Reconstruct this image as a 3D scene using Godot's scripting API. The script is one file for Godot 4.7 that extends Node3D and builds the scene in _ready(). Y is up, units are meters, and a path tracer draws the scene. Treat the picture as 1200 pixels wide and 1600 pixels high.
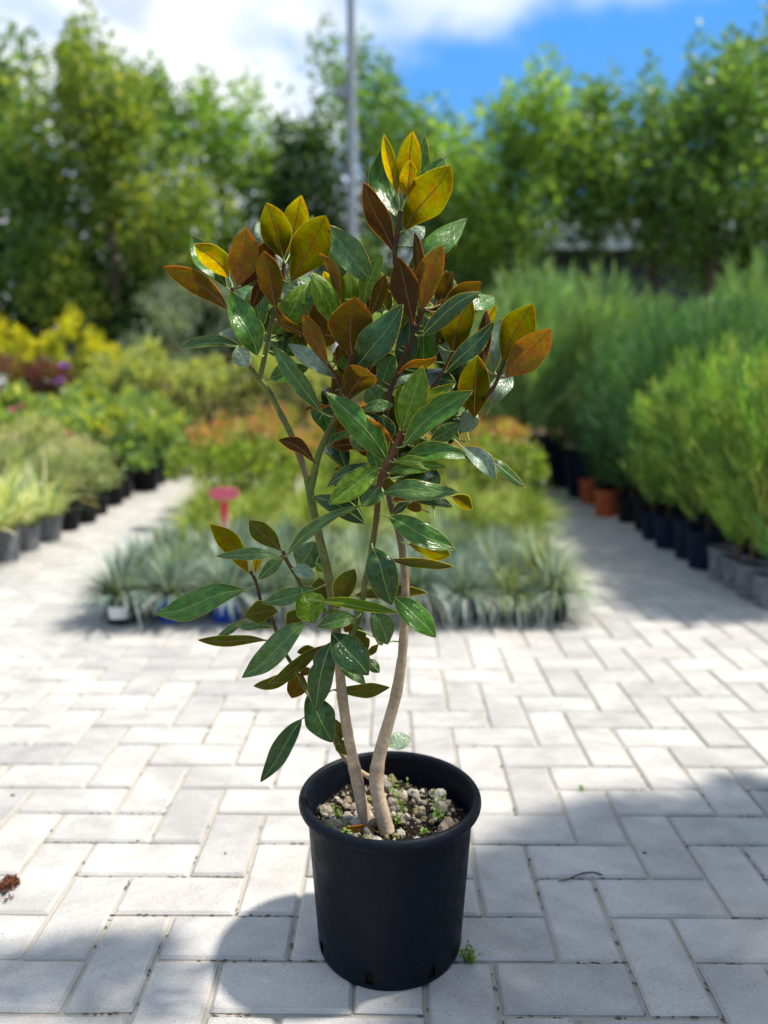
extends Node3D

const EYE := Vector3(0, 0.843, 0)
const PITCH := -9.31
const YAW := 0.47
const LENS := 1220.0
const POT_AT := Vector3(0.0, 0.0, -1.081)

var cam_basis: Basis
var mats := {}
var rng := RandomNumberGenerator.new()
var noise := FastNoiseLite.new()
var twig_points: Array[Vector3] = []

# ------------------------------------------------------------------ mesh collecting
class Mb:
	var v := PackedVector3Array()
	var n := PackedVector3Array()
	var c := PackedColorArray()
	var uv := PackedVector2Array()
	var ix := PackedInt32Array()

	func vert(p: Vector3, nn: Vector3, col := Color.WHITE, t := Vector2.ZERO) -> int:
		v.append(p); n.append(nn); c.append(col); uv.append(t)
		return v.size() - 1

	func face(a: int, b: int, d: int) -> void:
		var g := (v[b] - v[a]).cross(v[d] - v[a])
		if g.dot(n[a] + n[b] + n[d]) > 0.0:
			ix.append(a); ix.append(d); ix.append(b)
		else:
			ix.append(a); ix.append(b); ix.append(d)

	func tri(a: Vector3, b: Vector3, d: Vector3, nn: Vector3, col: Color) -> void:
		face(vert(a, nn, col), vert(b, nn, col), vert(d, nn, col))

	func quad(a: Vector3, b: Vector3, d: Vector3, e: Vector3, nn: Vector3, col := Color.WHITE) -> void:
		var i := vert(a, nn, col, Vector2(0, 0)); var j := vert(b, nn, col, Vector2(1, 0))
		var k := vert(d, nn, col, Vector2(1, 1)); var l := vert(e, nn, col, Vector2(0, 1))
		face(i, j, k); face(i, k, l)

	func box(lo: Vector3, hi: Vector3, col := Color.WHITE) -> void:
		var p := [Vector3(lo.x, lo.y, lo.z), Vector3(hi.x, lo.y, lo.z), Vector3(hi.x, lo.y, hi.z), Vector3(lo.x, lo.y, hi.z), Vector3(lo.x, hi.y, lo.z), Vector3(hi.x, hi.y, lo.z), Vector3(hi.x, hi.y, hi.z), Vector3(lo.x, hi.y, hi.z)]
		quad(p[4], p[5], p[6], p[7], Vector3.UP, col); quad(p[0], p[1], p[2], p[3], Vector3.DOWN, col)
		quad(p[0], p[1], p[5], p[4], Vector3.FORWARD, col); quad(p[3], p[2], p[6], p[7], Vector3.BACK, col)
		quad(p[0], p[3], p[7], p[4], Vector3.LEFT, col); quad(p[1], p[2], p[6], p[5], Vector3.RIGHT, col)

	# grid of points, rows x cols, smooth normals that look towards «side» where possible
	func grid(p: PackedVector3Array, rows: int, cols: int, flip: float, col := Color.WHITE) -> void:
		var first := v.size()
		for i in rows:
			for j in cols:
				var du := p[mini(i + 1, rows - 1) * cols + j] - p[maxi(i - 1, 0) * cols + j]
				var dv := p[i * cols + mini(j + 1, cols - 1)] - p[i * cols + maxi(j - 1, 0)]
				var nn := du.cross(dv) * flip
				if nn.length_squared() < 1e-16:
					var r := clampi(i, 1, rows - 2)
					du = p[(r + 1) * cols + j] - p[(r - 1) * cols + j]
					dv = p[r * cols + mini(j + 1, cols - 1)] - p[r * cols + maxi(j - 1, 0)]
					nn = du.cross(dv) * flip
				vert(p[i * cols + j], nn.normalized(), col, Vector2(float(i) / (rows - 1), float(j) / (cols - 1)))
		for i in rows - 1:
			for j in cols - 1:
				var a := first + i * cols + j
				face(a, a + 1, a + cols + 1); face(a, a + cols + 1, a + cols)

	func tube(p: Array, r: Array, sides: int, cols: Array, cap := true) -> void:
		var m := p.size()
		var side := Vector3.RIGHT
		var first := v.size()
		var run := 0.0
		for i in m:
			var t: Vector3 = (p[mini(i + 1, m - 1)] - p[maxi(i - 1, 0)]).normalized()
			side = (side - t * side.dot(t))
			if side.length() < 0.01:
				side = t.cross(Vector3.FORWARD)
			side = side.normalized()
			var up := t.cross(side)
			if i > 0:
				run += (p[i] - p[i - 1]).length()
			for k in sides + 1:
				var a := TAU * k / sides
				var d := side * cos(a) + up * sin(a)
				vert(p[i] + d * r[i], d, cols[i], Vector2(float(k) / sides, run * 12.0))
		for i in m - 1:
			for k in sides:
				var a := first + i * (sides + 1) + k
				face(a, a + 1, a + sides + 2); face(a, a + sides + 2, a + sides + 1)
		if cap:
			var t2: Vector3 = (p[m - 1] - p[m - 2]).normalized()
			var mid := vert(p[m - 1] + t2 * r[m - 1] * 0.5, t2, cols[m - 1])
			for k in sides:
				face(first + (m - 1) * (sides + 1) + k, first + (m - 1) * (sides + 1) + k + 1, mid)

	# profile of Vector2(radius, height) turned round y
	func lathe(prof: Array, seg: int, col := Color.WHITE, outward := 1.0) -> void:
		for i in prof.size() - 1:
			var a: Vector2 = prof[i]
			var b: Vector2 = prof[i + 1]
			var e := (b - a).normalized()
			var nr := e.y * outward
			var ny := -e.x * outward
			var first := v.size()
			for k in seg + 1:
				var an := TAU * k / seg
				var d := Vector3(sin(an), 0, cos(an))
				var nn := (d * nr + Vector3.UP * ny).normalized()
				vert(d * a.x + Vector3.UP * a.y, nn, col, Vector2(3.0 * k / seg, a.y * 4.0))
				vert(d * b.x + Vector3.UP * b.y, nn, col, Vector2(3.0 * k / seg, b.y * 4.0))
			for k in seg:
				var q := first + 2 * k
				face(q, q + 1, q + 3); face(q, q + 3, q + 2)

	func leaf(p: Vector3, dir: Vector3, nrm: Vector3, ln: float, wd: float, col: Color) -> void:
		var s := dir.cross(nrm).normalized()
		var mid := p + dir * ln * 0.45
		var l := mid + s * wd * 0.5 + nrm * wd * 0.14
		var r := mid - s * wd * 0.5 + nrm * wd * 0.14
		var tip := p + dir * ln
		tri(p, l, tip, (nrm - s * 0.28).normalized(), col)
		tri(p, tip, r, (nrm + s * 0.28).normalized(), col)

	func blade(p: Vector3, dir: Vector3, ln: float, wd: float, droop: float, c0: Color, c1: Color, segs := 3) -> void:
		var d := dir.normalized()
		var s := d.cross(Vector3.UP)
		if s.length() < 0.05:
			s = Vector3.RIGHT
		s = s.normalized()
		var q := p
		var first := v.size()
		for i in segs + 1:
			var t := float(i) / segs
			var w := wd * 0.5 * (1.0 - t * t * 0.96)
			var nn := s.cross(d).normalized()
			var col := c0.lerp(c1, t)
			vert(q - s * w, nn, col); vert(q + s * w, nn, col)
			q += d * ln / segs
			d = (d + Vector3.DOWN * droop / segs).normalized()
		for i in segs:
			var a := first + 2 * i
			face(a, a + 1, a + 3); face(a, a + 3, a + 2)

	func arrays() -> Array:
		var a := []
		a.resize(Mesh.ARRAY_MAX)
		a[Mesh.ARRAY_VERTEX] = v; a[Mesh.ARRAY_NORMAL] = n; a[Mesh.ARRAY_COLOR] = c
		a[Mesh.ARRAY_TEX_UV] = uv; a[Mesh.ARRAY_INDEX] = ix
		return a

	func mesh(into: ArrayMesh = null) -> ArrayMesh:
		var m := into if into else ArrayMesh.new()
		m.add_surface_from_arrays(Mesh.PRIMITIVE_TRIANGLES, arrays())
		return m


# ------------------------------------------------------------------ node helpers
func part(called: String, mesh: Mesh, m: Material, parent: Node = self) -> MeshInstance3D:
	var o := MeshInstance3D.new()
	o.name = called
	o.mesh = mesh
	if m:
		for i in mesh.get_surface_count():
			o.set_surface_override_material(i, m)
	parent.add_child(o, true)
	return o

func thing(called: String, label: String, category: String, at_: Vector3, group := "") -> Node3D:
	var o := Node3D.new()
	o.name = called
	add_child(o, true)
	o.position = at_
	return tag(o, label, category, group)

func tag(o: Node3D, label: String, category: String, group := "") -> Node3D:
	o.set_meta("label", label); o.set_meta("category", category)
	if group:
		o.set_meta("group", group)
	return o

func stuff(o: Node3D) -> Node3D:
	o.set_meta("kind", "stuff")
	return o

func dup(o: Node3D, at_: Vector3, turn: float, size: float, label: String, lean := 0.0) -> Node3D:
	var c: Node3D = o.duplicate()
	c.name = o.get_meta("called")
	add_child(c, true)
	c.position = at_
	c.rotation = Vector3(0, turn, 0)
	c.scale = Vector3(size, size * (1.0 + lean), size)
	c.set_meta("label", label)
	return c

func at(px: float, py: float, depth: float) -> Vector3:
	var d := cam_basis * Vector3((px - 600.0) / LENS, (800.0 - py) / LENS, -1.0)
	return EYE + d * (depth / -d.z)

func ground_at(px: float, py: float) -> Vector3:
	var d := cam_basis * Vector3((px - 600.0) / LENS, (800.0 - py) / LENS, -1.0)
	return EYE + d * (EYE.y / -d.y)

func ss(a: float, b: float, x: float) -> float:
	var t := clampf((x - a) / (b - a), 0.0, 1.0)
	return t * t * (3.0 - 2.0 * t)

func lin(r: float, g: float, b: float) -> Color:
	return Color(r, g, b).linear_to_srgb()

func mat(key: String, col: Color, rough: float, spec := 0.5) -> StandardMaterial3D:
	var m := StandardMaterial3D.new()
	m.resource_name = key
	m.albedo_color = col
	m.roughness = rough
	m.metallic_specular = spec
	mats[key] = m
	return m

func foliage_mat(key: String, rough: float, through: Color) -> StandardMaterial3D:
	var m := mat(key, Color.WHITE, rough, 0.4)
	m.vertex_color_use_as_albedo = true
	m.backlight_enabled = true
	m.backlight = through
	m.cull_mode = BaseMaterial3D.CULL_DISABLED
	return m

func gray_image(size: int, f: Callable) -> Image:
	var data := PackedByteArray()
	data.resize(size * size)
	for y in size:
		for x in size:
			data[y * size + x] = int(clampf(f.call(x, y), 0.0, 1.0) * 255.0)
	return Image.create_from_data(size, size, false, Image.FORMAT_L8, data)

func wrap_noise(nz: FastNoiseLite, x: float, y: float, size: float, freq: float) -> float:
	# seamless: the torus laid in three dimensions by two circles summed
	var a := TAU * x / size
	var b := TAU * y / size
	var r := freq / TAU
	return nz.get_noise_3d(r * cos(a) + 31.0 * r * 0.0 + r * 1.7 * sin(b), r * sin(a) + r * 0.9 * cos(b), r * 1.3 * cos(b) - r * 0.8 * cos(a))

func rand_dir() -> Vector3:
	var z := rng.randf_range(-1, 1)
	var a := rng.randf() * TAU
	var s := sqrt(1.0 - z * z)
	return Vector3(s * cos(a), z, s * sin(a))

func vary(c: Color, amount: float) -> Color:
	var k := 1.0 + rng.randf_range(-amount, amount)
	return Color(c.r * k * (1.0 + rng.randf_range(-0.1, 0.1)), c.g * k, c.b * k)

# ------------------------------------------------------------------ the scene
func _ready() -> void:
	rng.seed = 7
	noise.seed = 3
	noise.frequency = 1.0
	noise.fractal_octaves = 4
	cam_basis = Basis.from_euler(Vector3(deg_to_rad(PITCH), deg_to_rad(YAW), 0))
	var cam := Camera3D.new()
	cam.name = "camera"
	cam.position = EYE
	cam.basis = cam_basis
	cam.near = 0.05
	cam.far = 500.0
	var look := CameraAttributesPhysical.new()
	look.frustum_focal_length = 18.3
	look.exposure_aperture = 1.35
	look.frustum_focus_distance = 1.06
	cam.attributes = look
	add_child(cam)
	cam.fov = rad_to_deg(2.0 * atan(800.0 / LENS))
	cam.current = true
	var env := Environment.new()
	env.background_mode = Environment.BG_SKY
	env.sky = Sky.new()
	env.sky.sky_material = sky_material()
	env.background_energy_multiplier = 1.0
	env.tonemap_mode = Environment.TONE_MAPPER_LINEAR
	env.tonemap_exposure = 1.66
	env.sdfgi_enabled = true
	env.ssao_enabled = true
	env.ssil_enabled = true
	var we := WorldEnvironment.new()
	we.name = "world"
	we.environment = env
	add_child(we)
	var sun := DirectionalLight3D.new()
	sun.name = "sun"
	sun.light_energy = 1.5
	sun.light_color = Color(1.0, 0.972, 0.925)
	sun.light_angular_distance = 3.5
	sun.shadow_enabled = true
	var el := deg_to_rad(61.0)
	var az := deg_to_rad(79.0)   # to the right of straight ahead
	var to_sun := Vector3(sin(az) * cos(el), sin(el), -cos(az) * cos(el))
	add_child(sun)
	sun.basis = Basis.looking_at(-to_sun, Vector3.UP)
	make_materials()
	pavement()
	far_background()
	left_block()
	middle_block()
	right_block()
	magnolia()
	small_things()
	neighbour()


func sky_material() -> PanoramaSkyMaterial:
	var w := 1024
	var h := 512
	var im := Image.create(w, h, false, Image.FORMAT_RGBF)
	var big := FastNoiseLite.new()
	big.seed = 11; big.frequency = 1.0; big.fractal_octaves = 5; big.fractal_gain = 0.55
	# clear gaps between the clouds: azimuth right of ahead, elevation, reach in both (degrees)
	var gaps := [[14, 15.6, 14, 6.0, 1.05], [34, 21, 14, 6, 0.9], [-70, 30, 26, 9, 0.9], [95, 35, 30, 10, 0.9], [170, 28, 40, 10, 0.9], [-150, 50, 30, 14, 0.8], [60, 62, 40, 9, 0.8], [-30, 55, 22, 8, 0.7]]
	for y in h:
		var e := (0.5 - (y + 0.5) / h) * PI
		for x in w:
			var a := (x + 0.5) / w * TAU
			if e < 0.0:
				im.set_pixel(x, y, Color(0.2, 0.2, 0.19))
				continue
			var d := Vector3(sin(a) * cos(e), sin(e), -cos(a) * cos(e))
			var blue := Color(0.05, 0.235, 0.60).lerp(Color(0.22, 0.42, 0.66), pow(1.0 - sin(e), 4.5))
			var q := d / (d.y + 0.22)
			var n1 := big.get_noise_3d(q.x * 1.1, q.z * 1.1, 4.0)
			var n2 := big.get_noise_3d(q.x * 3.4, q.z * 3.4, 9.0)
			var dens := 0.44 + n1 * 0.55 + n2 * 0.22
			for g in gaps:
				var u: float = wrapf(rad_to_deg(a) - g[0], -180.0, 180.0) / g[2]
				var s: float = (rad_to_deg(e) - g[1]) / g[3]
				dens -= g[4] * exp(-u * u - s * s) * 0.95
			var cover := ss(-0.02, 0.42, dens)
			var thick := ss(0.30, 0.85, dens + n2 * 0.5)
			var cloud := Color(0.70, 0.72, 0.75).lerp(Color(0.40, 0.475, 0.59), thick)
			im.set_pixel(x, y, blue.lerp(cloud, cover))
	var m := PanoramaSkyMaterial.new()
	m.panorama = ImageTexture.create_from_image(im)
	return m


func make_materials() -> void:
	# concrete: grain, pale aggregate specks and small pits
	var r := RandomNumberGenerator.new()
	r.seed = 5
	var nz := FastNoiseLite.new()
	nz.seed = 8; nz.frequency = 1.0; nz.fractal_octaves = 3
	var size := 768
	var conc := Image.create(size, size, false, Image.FORMAT_RGB8)
	var bump := Image.create(size, size, false, Image.FORMAT_L8)
	for y in size:
		for x in size:
			var k := 0.78 + 0.035 * wrap_noise(nz, x, y, size, 5.0) + 0.05 * wrap_noise(nz, x, y, size, 90.0) + r.randf_range(-0.06, 0.06)
			conc.set_pixel(x, y, Color(k, k * 0.997, k * 0.985))
			bump.set_pixel(x, y, Color.from_hsv(0, 0, clampf(0.5 + (k - 0.78) * 1.6, 0, 1)))
	for i in 2600:
		var x := r.randi() % size
		var y := r.randi() % size
		var b := r.randf_range(0.88, 1.0) if r.randf() < 0.72 else r.randf_range(0.28, 0.5)
		var s := 1 + (1 if r.randf() < 0.35 else 0)
		conc.fill_rect(Rect2i(x, y, s, s), Color(b, b, b * 0.97))
		bump.fill_rect(Rect2i(x, y, s, s), Color.from_hsv(0, 0, 0.75 if b > 0.6 else 0.1))
	conc.generate_mipmaps()
	var ct := ImageTexture.create_from_image(conc)
	var bt := ImageTexture.create_from_image(bump)
	var stain := Image.create(256, 256, false, Image.FORMAT_RGB8)
	for y in 256:
		for x in 256:
			var k := 0.955 + 0.10 * wrap_noise(nz, x, y, 256.0, 5.0) + 0.06 * wrap_noise(nz, x + 40.0, y, 256.0, 16.0)
			k = clampf(k, 0.70, 1.0)
			stain.set_pixel(x, y, Color(k, k * 0.996, k * 0.988))
	var stain_t := ImageTexture.create_from_image(stain)
	for i in 6:
		var k: float = [0.84, 0.865, 0.815, 0.875, 0.85, 0.795][i]
		var m := mat("paver_%d" % i, Color(k, k * [0.995, 0.99, 0.995, 0.99, 0.99, 0.995][i], k * [0.99, 0.98, 0.995, 0.98, 0.985, 0.995][i]), 0.72, 0.5)
		m.albedo_texture = ct
		m.uv1_triplanar = true
		m.uv1_world_triplanar = true
		m.uv1_scale = Vector3.ONE * 1.9
		m.uv1_offset = Vector3(0.17, 0.31, 0.53) * i
		m.heightmap_enabled = true
		m.heightmap_texture = bt
		m.heightmap_scale = 0.06
		m.detail_enabled = true
		m.detail_albedo = stain_t
		m.detail_blend_mode = BaseMaterial3D.BLEND_MODE_MUL
		m.detail_uv_layer = BaseMaterial3D.DETAIL_UV_2
		m.uv2_triplanar = true
		m.uv2_world_triplanar = true
		m.uv2_scale = Vector3.ONE * 0.83
	var sand := mat("sand", Color(0.80, 0.775, 0.735), 0.9, 0.3)
	sand.albedo_texture = ct
	sand.uv1_triplanar = true
	sand.uv1_world_triplanar = true
	sand.uv1_scale = Vector3.ONE * 3.7
	sand.heightmap_enabled = true
	sand.heightmap_texture = bt
	sand.heightmap_scale = 0.25
	var earth := mat("earth", lin(0.16, 0.13, 0.09), 0.95, 0.2)
	earth.albedo_texture = ct
	earth.uv1_triplanar = true
	earth.uv1_world_triplanar = true
	earth.uv1_scale = Vector3.ONE * 0.8
	# plastics
	var scuff := gray_image(256, func(x, y): return 0.72 + 0.22 * wrap_noise(nz, x, y * 0.25, 256.0, 22.0) + 0.25 * wrap_noise(nz, x, y, 256.0, 5.0))
	var st := ImageTexture.create_from_image(scuff)
	# worn black plastic: faint upright scratches, pale scuffs and dried splashes low down
	var worn := Image.create(512, 512, false, Image.FORMAT_RGB8)
	for y in 512:
		for x in 512:
			var k := 0.42 + 0.035 * wrap_noise(nz, x, y, 512.0, 6.0) + 0.03 * wrap_noise(nz, x, y, 512.0, 50.0)
			worn.set_pixel(x, y, Color(k, k, k))
	for i in 420:
		var x := r.randi() % 512
		var y := r.randi() % 512
		var b := r.randf_range(0.46, 0.70)
		worn.fill_rect(Rect2i(x, y, 1, r.randi_range(2, 26)), Color(b, b, b))
	for i in 500:
		var x := r.randi() % 512
		var y := r.randi() % 512
		var b := r.randf_range(0.55, 1.0)
		var q := r.randi_range(1, 2)
		worn.fill_rect(Rect2i(x, y, q, q), Color(b, b * 0.96, b * 0.88))
	var wt := ImageTexture.create_from_image(worn)
	for d in [["black_plastic", 0.0035, 0.0070, 0.018], ["grey_plastic", 0.21, 0.215, 0.23], ["blue_plastic", 0.012, 0.075, 0.42], ["navy_plastic", 0.012, 0.02, 0.04], ["terracotta_plastic", 0.50, 0.12, 0.045], ["far_black_plastic", 0.012, 0.013, 0.015]]:
		var m := mat(d[0], lin(d[1] * 1.5, d[2] * 1.5, d[3] * 1.5), 0.47)
		m.albedo_texture = st
		m.roughness_texture = st
		m.roughness = 0.68
		m.metallic_specular = 0.22
		if d[0] == "black_plastic":
			m.albedo_color = lin(0.030, 0.044, 0.072)
			m.albedo_texture = wt
		m.uv1_scale = Vector3(1, 1, 1)
	mat("soil", lin(0.013, 0.010, 0.007), 0.95, 0.2)
	mats.soil.heightmap_enabled = true
	mats.soil.heightmap_texture = bt
	mats.soil.heightmap_scale = 0.4
	mats.soil.uv1_triplanar = true
	mats.soil.uv1_scale = Vector3.ONE * 5.0
	for i in 5:
		var c: Array = [[0.48, 0.42, 0.34], [0.62, 0.57, 0.49], [0.36, 0.33, 0.28], [0.32, 0.30, 0.13], [0.48, 0.38, 0.29]][i]
		var m := mat("stone_%d" % i, lin(c[0], c[1], c[2]), 0.85, 0.3)
		m.albedo_texture = ct
		m.uv1_triplanar = true
		m.uv1_scale = Vector3.ONE * 9.0
		m.heightmap_enabled = true
		m.heightmap_texture = bt
		m.heightmap_scale = 0.12
	# leaf relief: side veins leaving the midrib, and fine unevenness
	var vein := gray_image(256, func(x, y):
		var u: float = x / 256.0
		var a: float = absf(y / 255.0 - 0.5) * 2.0
		var f: float = fposmod(u * 11.0 - a * 1.9 + 0.25 * nz.get_noise_2d(x * 0.02, y * 0.02), 1.0)
		return 0.5 - 0.10 * exp(-pow((f - 0.5) / 0.12, 2.0)) * (1.0 - a * 0.6) + 0.42 * nz.get_noise_2d(x * 0.022, y * 0.03) + 0.05 * nz.get_noise_2d(x * 0.16, y * 0.16))
	var mott := gray_image(256, func(x, y):
		var u: float = x / 256.0
		var a: float = absf(y / 255.0 - 0.5) * 2.0
		var f: float = fposmod(u * 11.0 - a * 1.9 + 0.25 * nz.get_noise_2d(x * 0.02, y * 0.02), 1.0)
		return 0.78 + 0.20 * nz.get_noise_2d(x * 0.030, y * 0.016) + 0.12 * nz.get_noise_2d(x * 0.20, y * 0.09) + 0.045 * exp(-pow((f - 0.5) / 0.09, 2.0)) * (1.0 - a))
	var vt := ImageTexture.create_from_image(vein)
	var mt := ImageTexture.create_from_image(mott)
	var hue := Image.create(256, 128, false, Image.FORMAT_RGB8)
	for y in 128:
		for x in 256:
			var f := clampf(0.5 + 1.3 * nz.get_noise_2d(x * 0.012 + 40.0, y * 0.016) + 0.35 * (x / 256.0 - 0.5) + 0.25 * nz.get_noise_2d(x * 0.08, y * 0.08), 0.0, 1.0)
			var a: float = absf(y / 127.0 - 0.5) * 2.0
			f = clampf(f + 0.25 * ss(0.75, 1.0, a), 0.0, 1.0)
			var k := 0.76 + 0.12 * nz.get_noise_2d(x * 0.20, y * 0.18) + 0.10 * nz.get_noise_2d(x * 0.03, y * 0.03 + 90.0)
			hue.set_pixel(x, y, Color(k * lerpf(1.03, 0.95, f), k * lerpf(0.92, 1.08, f), k * lerpf(0.95, 0.9, f)))
	for i in 60:
		var cx := r.randi_range(8, 247)
		var cy := r.randi_range(6, 121)
		var q := r.randi_range(1, 2)
		hue.fill_rect(Rect2i(cx, cy, q + 1, q), Color(0.52, 0.42, 0.36))
	var ht := ImageTexture.create_from_image(hue)
	# [albedo, roughness, light passing, mottled]
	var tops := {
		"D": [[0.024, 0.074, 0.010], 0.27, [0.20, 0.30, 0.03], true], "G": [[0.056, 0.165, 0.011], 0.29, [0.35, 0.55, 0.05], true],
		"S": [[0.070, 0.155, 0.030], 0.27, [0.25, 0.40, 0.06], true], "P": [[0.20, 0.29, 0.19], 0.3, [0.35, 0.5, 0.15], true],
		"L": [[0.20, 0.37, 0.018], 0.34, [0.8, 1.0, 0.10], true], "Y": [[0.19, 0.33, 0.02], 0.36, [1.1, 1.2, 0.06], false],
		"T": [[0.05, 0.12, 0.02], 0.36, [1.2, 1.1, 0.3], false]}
	for k in tops:
		var d: Array = tops[k]
		leaf_mat("top_" + k, d, vt, mt)
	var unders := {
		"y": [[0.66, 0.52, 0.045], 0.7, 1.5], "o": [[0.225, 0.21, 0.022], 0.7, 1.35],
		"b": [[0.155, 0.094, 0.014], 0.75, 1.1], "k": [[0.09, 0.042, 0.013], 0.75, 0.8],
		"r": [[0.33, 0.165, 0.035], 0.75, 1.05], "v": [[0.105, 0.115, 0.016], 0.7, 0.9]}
	for k in unders:
		leaf_mat("under_" + k, [unders[k][0], unders[k][1], [unders[k][2], unders[k][2], unders[k][2]], true], vt, mt)
		mats["under_" + k].heightmap_scale = 0.03
		mats["under_" + k].albedo_texture = ht
		mats["under_" + k].metallic_specular = 0.25
	mat("midrib_pale", lin(0.20, 0.28, 0.07), 0.5)
	mat("midrib_brown", lin(0.13, 0.075, 0.022), 0.6)
	var mg := mat("margin", lin(0.33, 0.36, 0.08), 0.5)
	mg.backlight_enabled = true
	mg.backlight = Color(1.2, 1.1, 0.3)
	mg = mat("margin_brown", lin(0.30, 0.20, 0.06), 0.6)
	mg.backlight_enabled = true
	mg.backlight = Color(1.2, 0.8, 0.2)
	var bark := mat("bark", Color.WHITE, 0.8, 0.3)
	bark.vertex_color_use_as_albedo = true
	var bk := gray_image(192, func(x, y): return 0.86 + 0.13 * wrap_noise(nz, x * 0.35, y, 192.0, 30.0) + 0.10 * wrap_noise(nz, x, y, 192.0, 6.0) - (0.35 if nz.get_noise_2d(x * 0.09, y * 0.30 + 70.0) > 0.47 else 0.0))
	bark.albedo_texture = ImageTexture.create_from_image(bk)
	bark.uv1_scale = Vector3(1, 1.2, 1)
	bark.heightmap_enabled = true
	bark.heightmap_texture = bark.albedo_texture
	bark.heightmap_scale = 0.04
	foliage_mat("leafy", 0.45, Color(1.0, 1.0, 0.65))
	foliage_mat("grassy", 0.55, Color(0.7, 0.7, 0.5))
	foliage_mat("needly", 0.55, Color(0.7, 0.75, 0.4))
	mats.leafy.metallic_specular = 0.5
	mat("grit", Color.WHITE, 0.9, 0.2).vertex_color_use_as_albedo = true
	mat("crumb", lin(0.10, 0.085, 0.065), 0.95, 0.2)
	mat("white_paint", lin(0.75, 0.75, 0.74), 0.6)
	mat("grey_paint", lin(0.27, 0.30, 0.33), 0.5)
	mat("dark_paint", lin(0.05, 0.055, 0.06), 0.6)
	mat("red_plastic", lin(0.85, 0.045, 0.075), 0.45)
	mat("pink_plastic", lin(0.90, 0.15, 0.21), 0.45)
	mat("paper", lin(0.8, 0.8, 0.78), 0.7)
	var fl := foliage_mat("petals", 0.6, Color(0.8, 0.7, 0.7))
	fl.resource_name = "petals"

func leaf_mat(key: String, d: Array, vt: Texture2D, mt: Texture2D) -> void:
	var c: Array = d[0]
	var k := 1.45 if d[3] else 1.0
	var m := mat(key, lin(c[0] * k, c[1] * k, c[2] * k), d[1], 0.42)
	if d[3]:
		m.albedo_texture = mt
	m.backlight_enabled = true
	m.backlight = Color(d[2][0], d[2][1], d[2][2])
	m.heightmap_enabled = true
	m.heightmap_texture = vt
	m.heightmap_scale = 0.10


# ------------------------------------------------------------------ ground
func paver_mesh(sx: float, sz: float, kind: int) -> ArrayMesh:
	var mb := Mb.new()
	var r := RandomNumberGenerator.new()
	r.seed = 40 + kind
	var c := 0.0046
	var hx := sx * 0.5 - 0.0032
	var hz := sz * 0.5 - 0.0032
	var drop := 0.0045
	var ring := func(x: float, z: float, k: float) -> Array:
		return [Vector3(-x + k, 0, -z), Vector3(x - k, 0, -z), Vector3(x, 0, -z + k), Vector3(x, 0, z - k), Vector3(x - k, 0, z), Vector3(-x + k, 0, z), Vector3(-x, 0, z - k), Vector3(-x, 0, -z + k)]
	var top: Array = ring.call(hx - c, hz - c, 0.003)
	var rim: Array = ring.call(hx, hz, 0.002)
	for i in 8:
		top[i] += Vector3(r.randf_range(-0.0006, 0.0006), 0, r.randf_range(-0.0006, 0.0006))
		rim[i] += Vector3(r.randf_range(-0.0009, 0.0009), -drop, r.randf_range(-0.0009, 0.0009))
	for i in 6:
		mb.tri(top[0], top[i + 1], top[i + 2], Vector3.UP, Color.WHITE)
	for i in 8:
		var j := (i + 1) % 8
		var out: Vector3 = (rim[i] + rim[j]).normalized()
		out.y = 0.0
		mb.quad(top[i], top[j], rim[j], rim[i], (out.normalized() * 0.63 + Vector3.UP * 0.77).normalized())
		var lo := Vector3(0, -0.02, 0)
		mb.quad(rim[i], rim[j], rim[j] + lo, rim[i] + lo, out.normalized())
	return mb.mesh()

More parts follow.
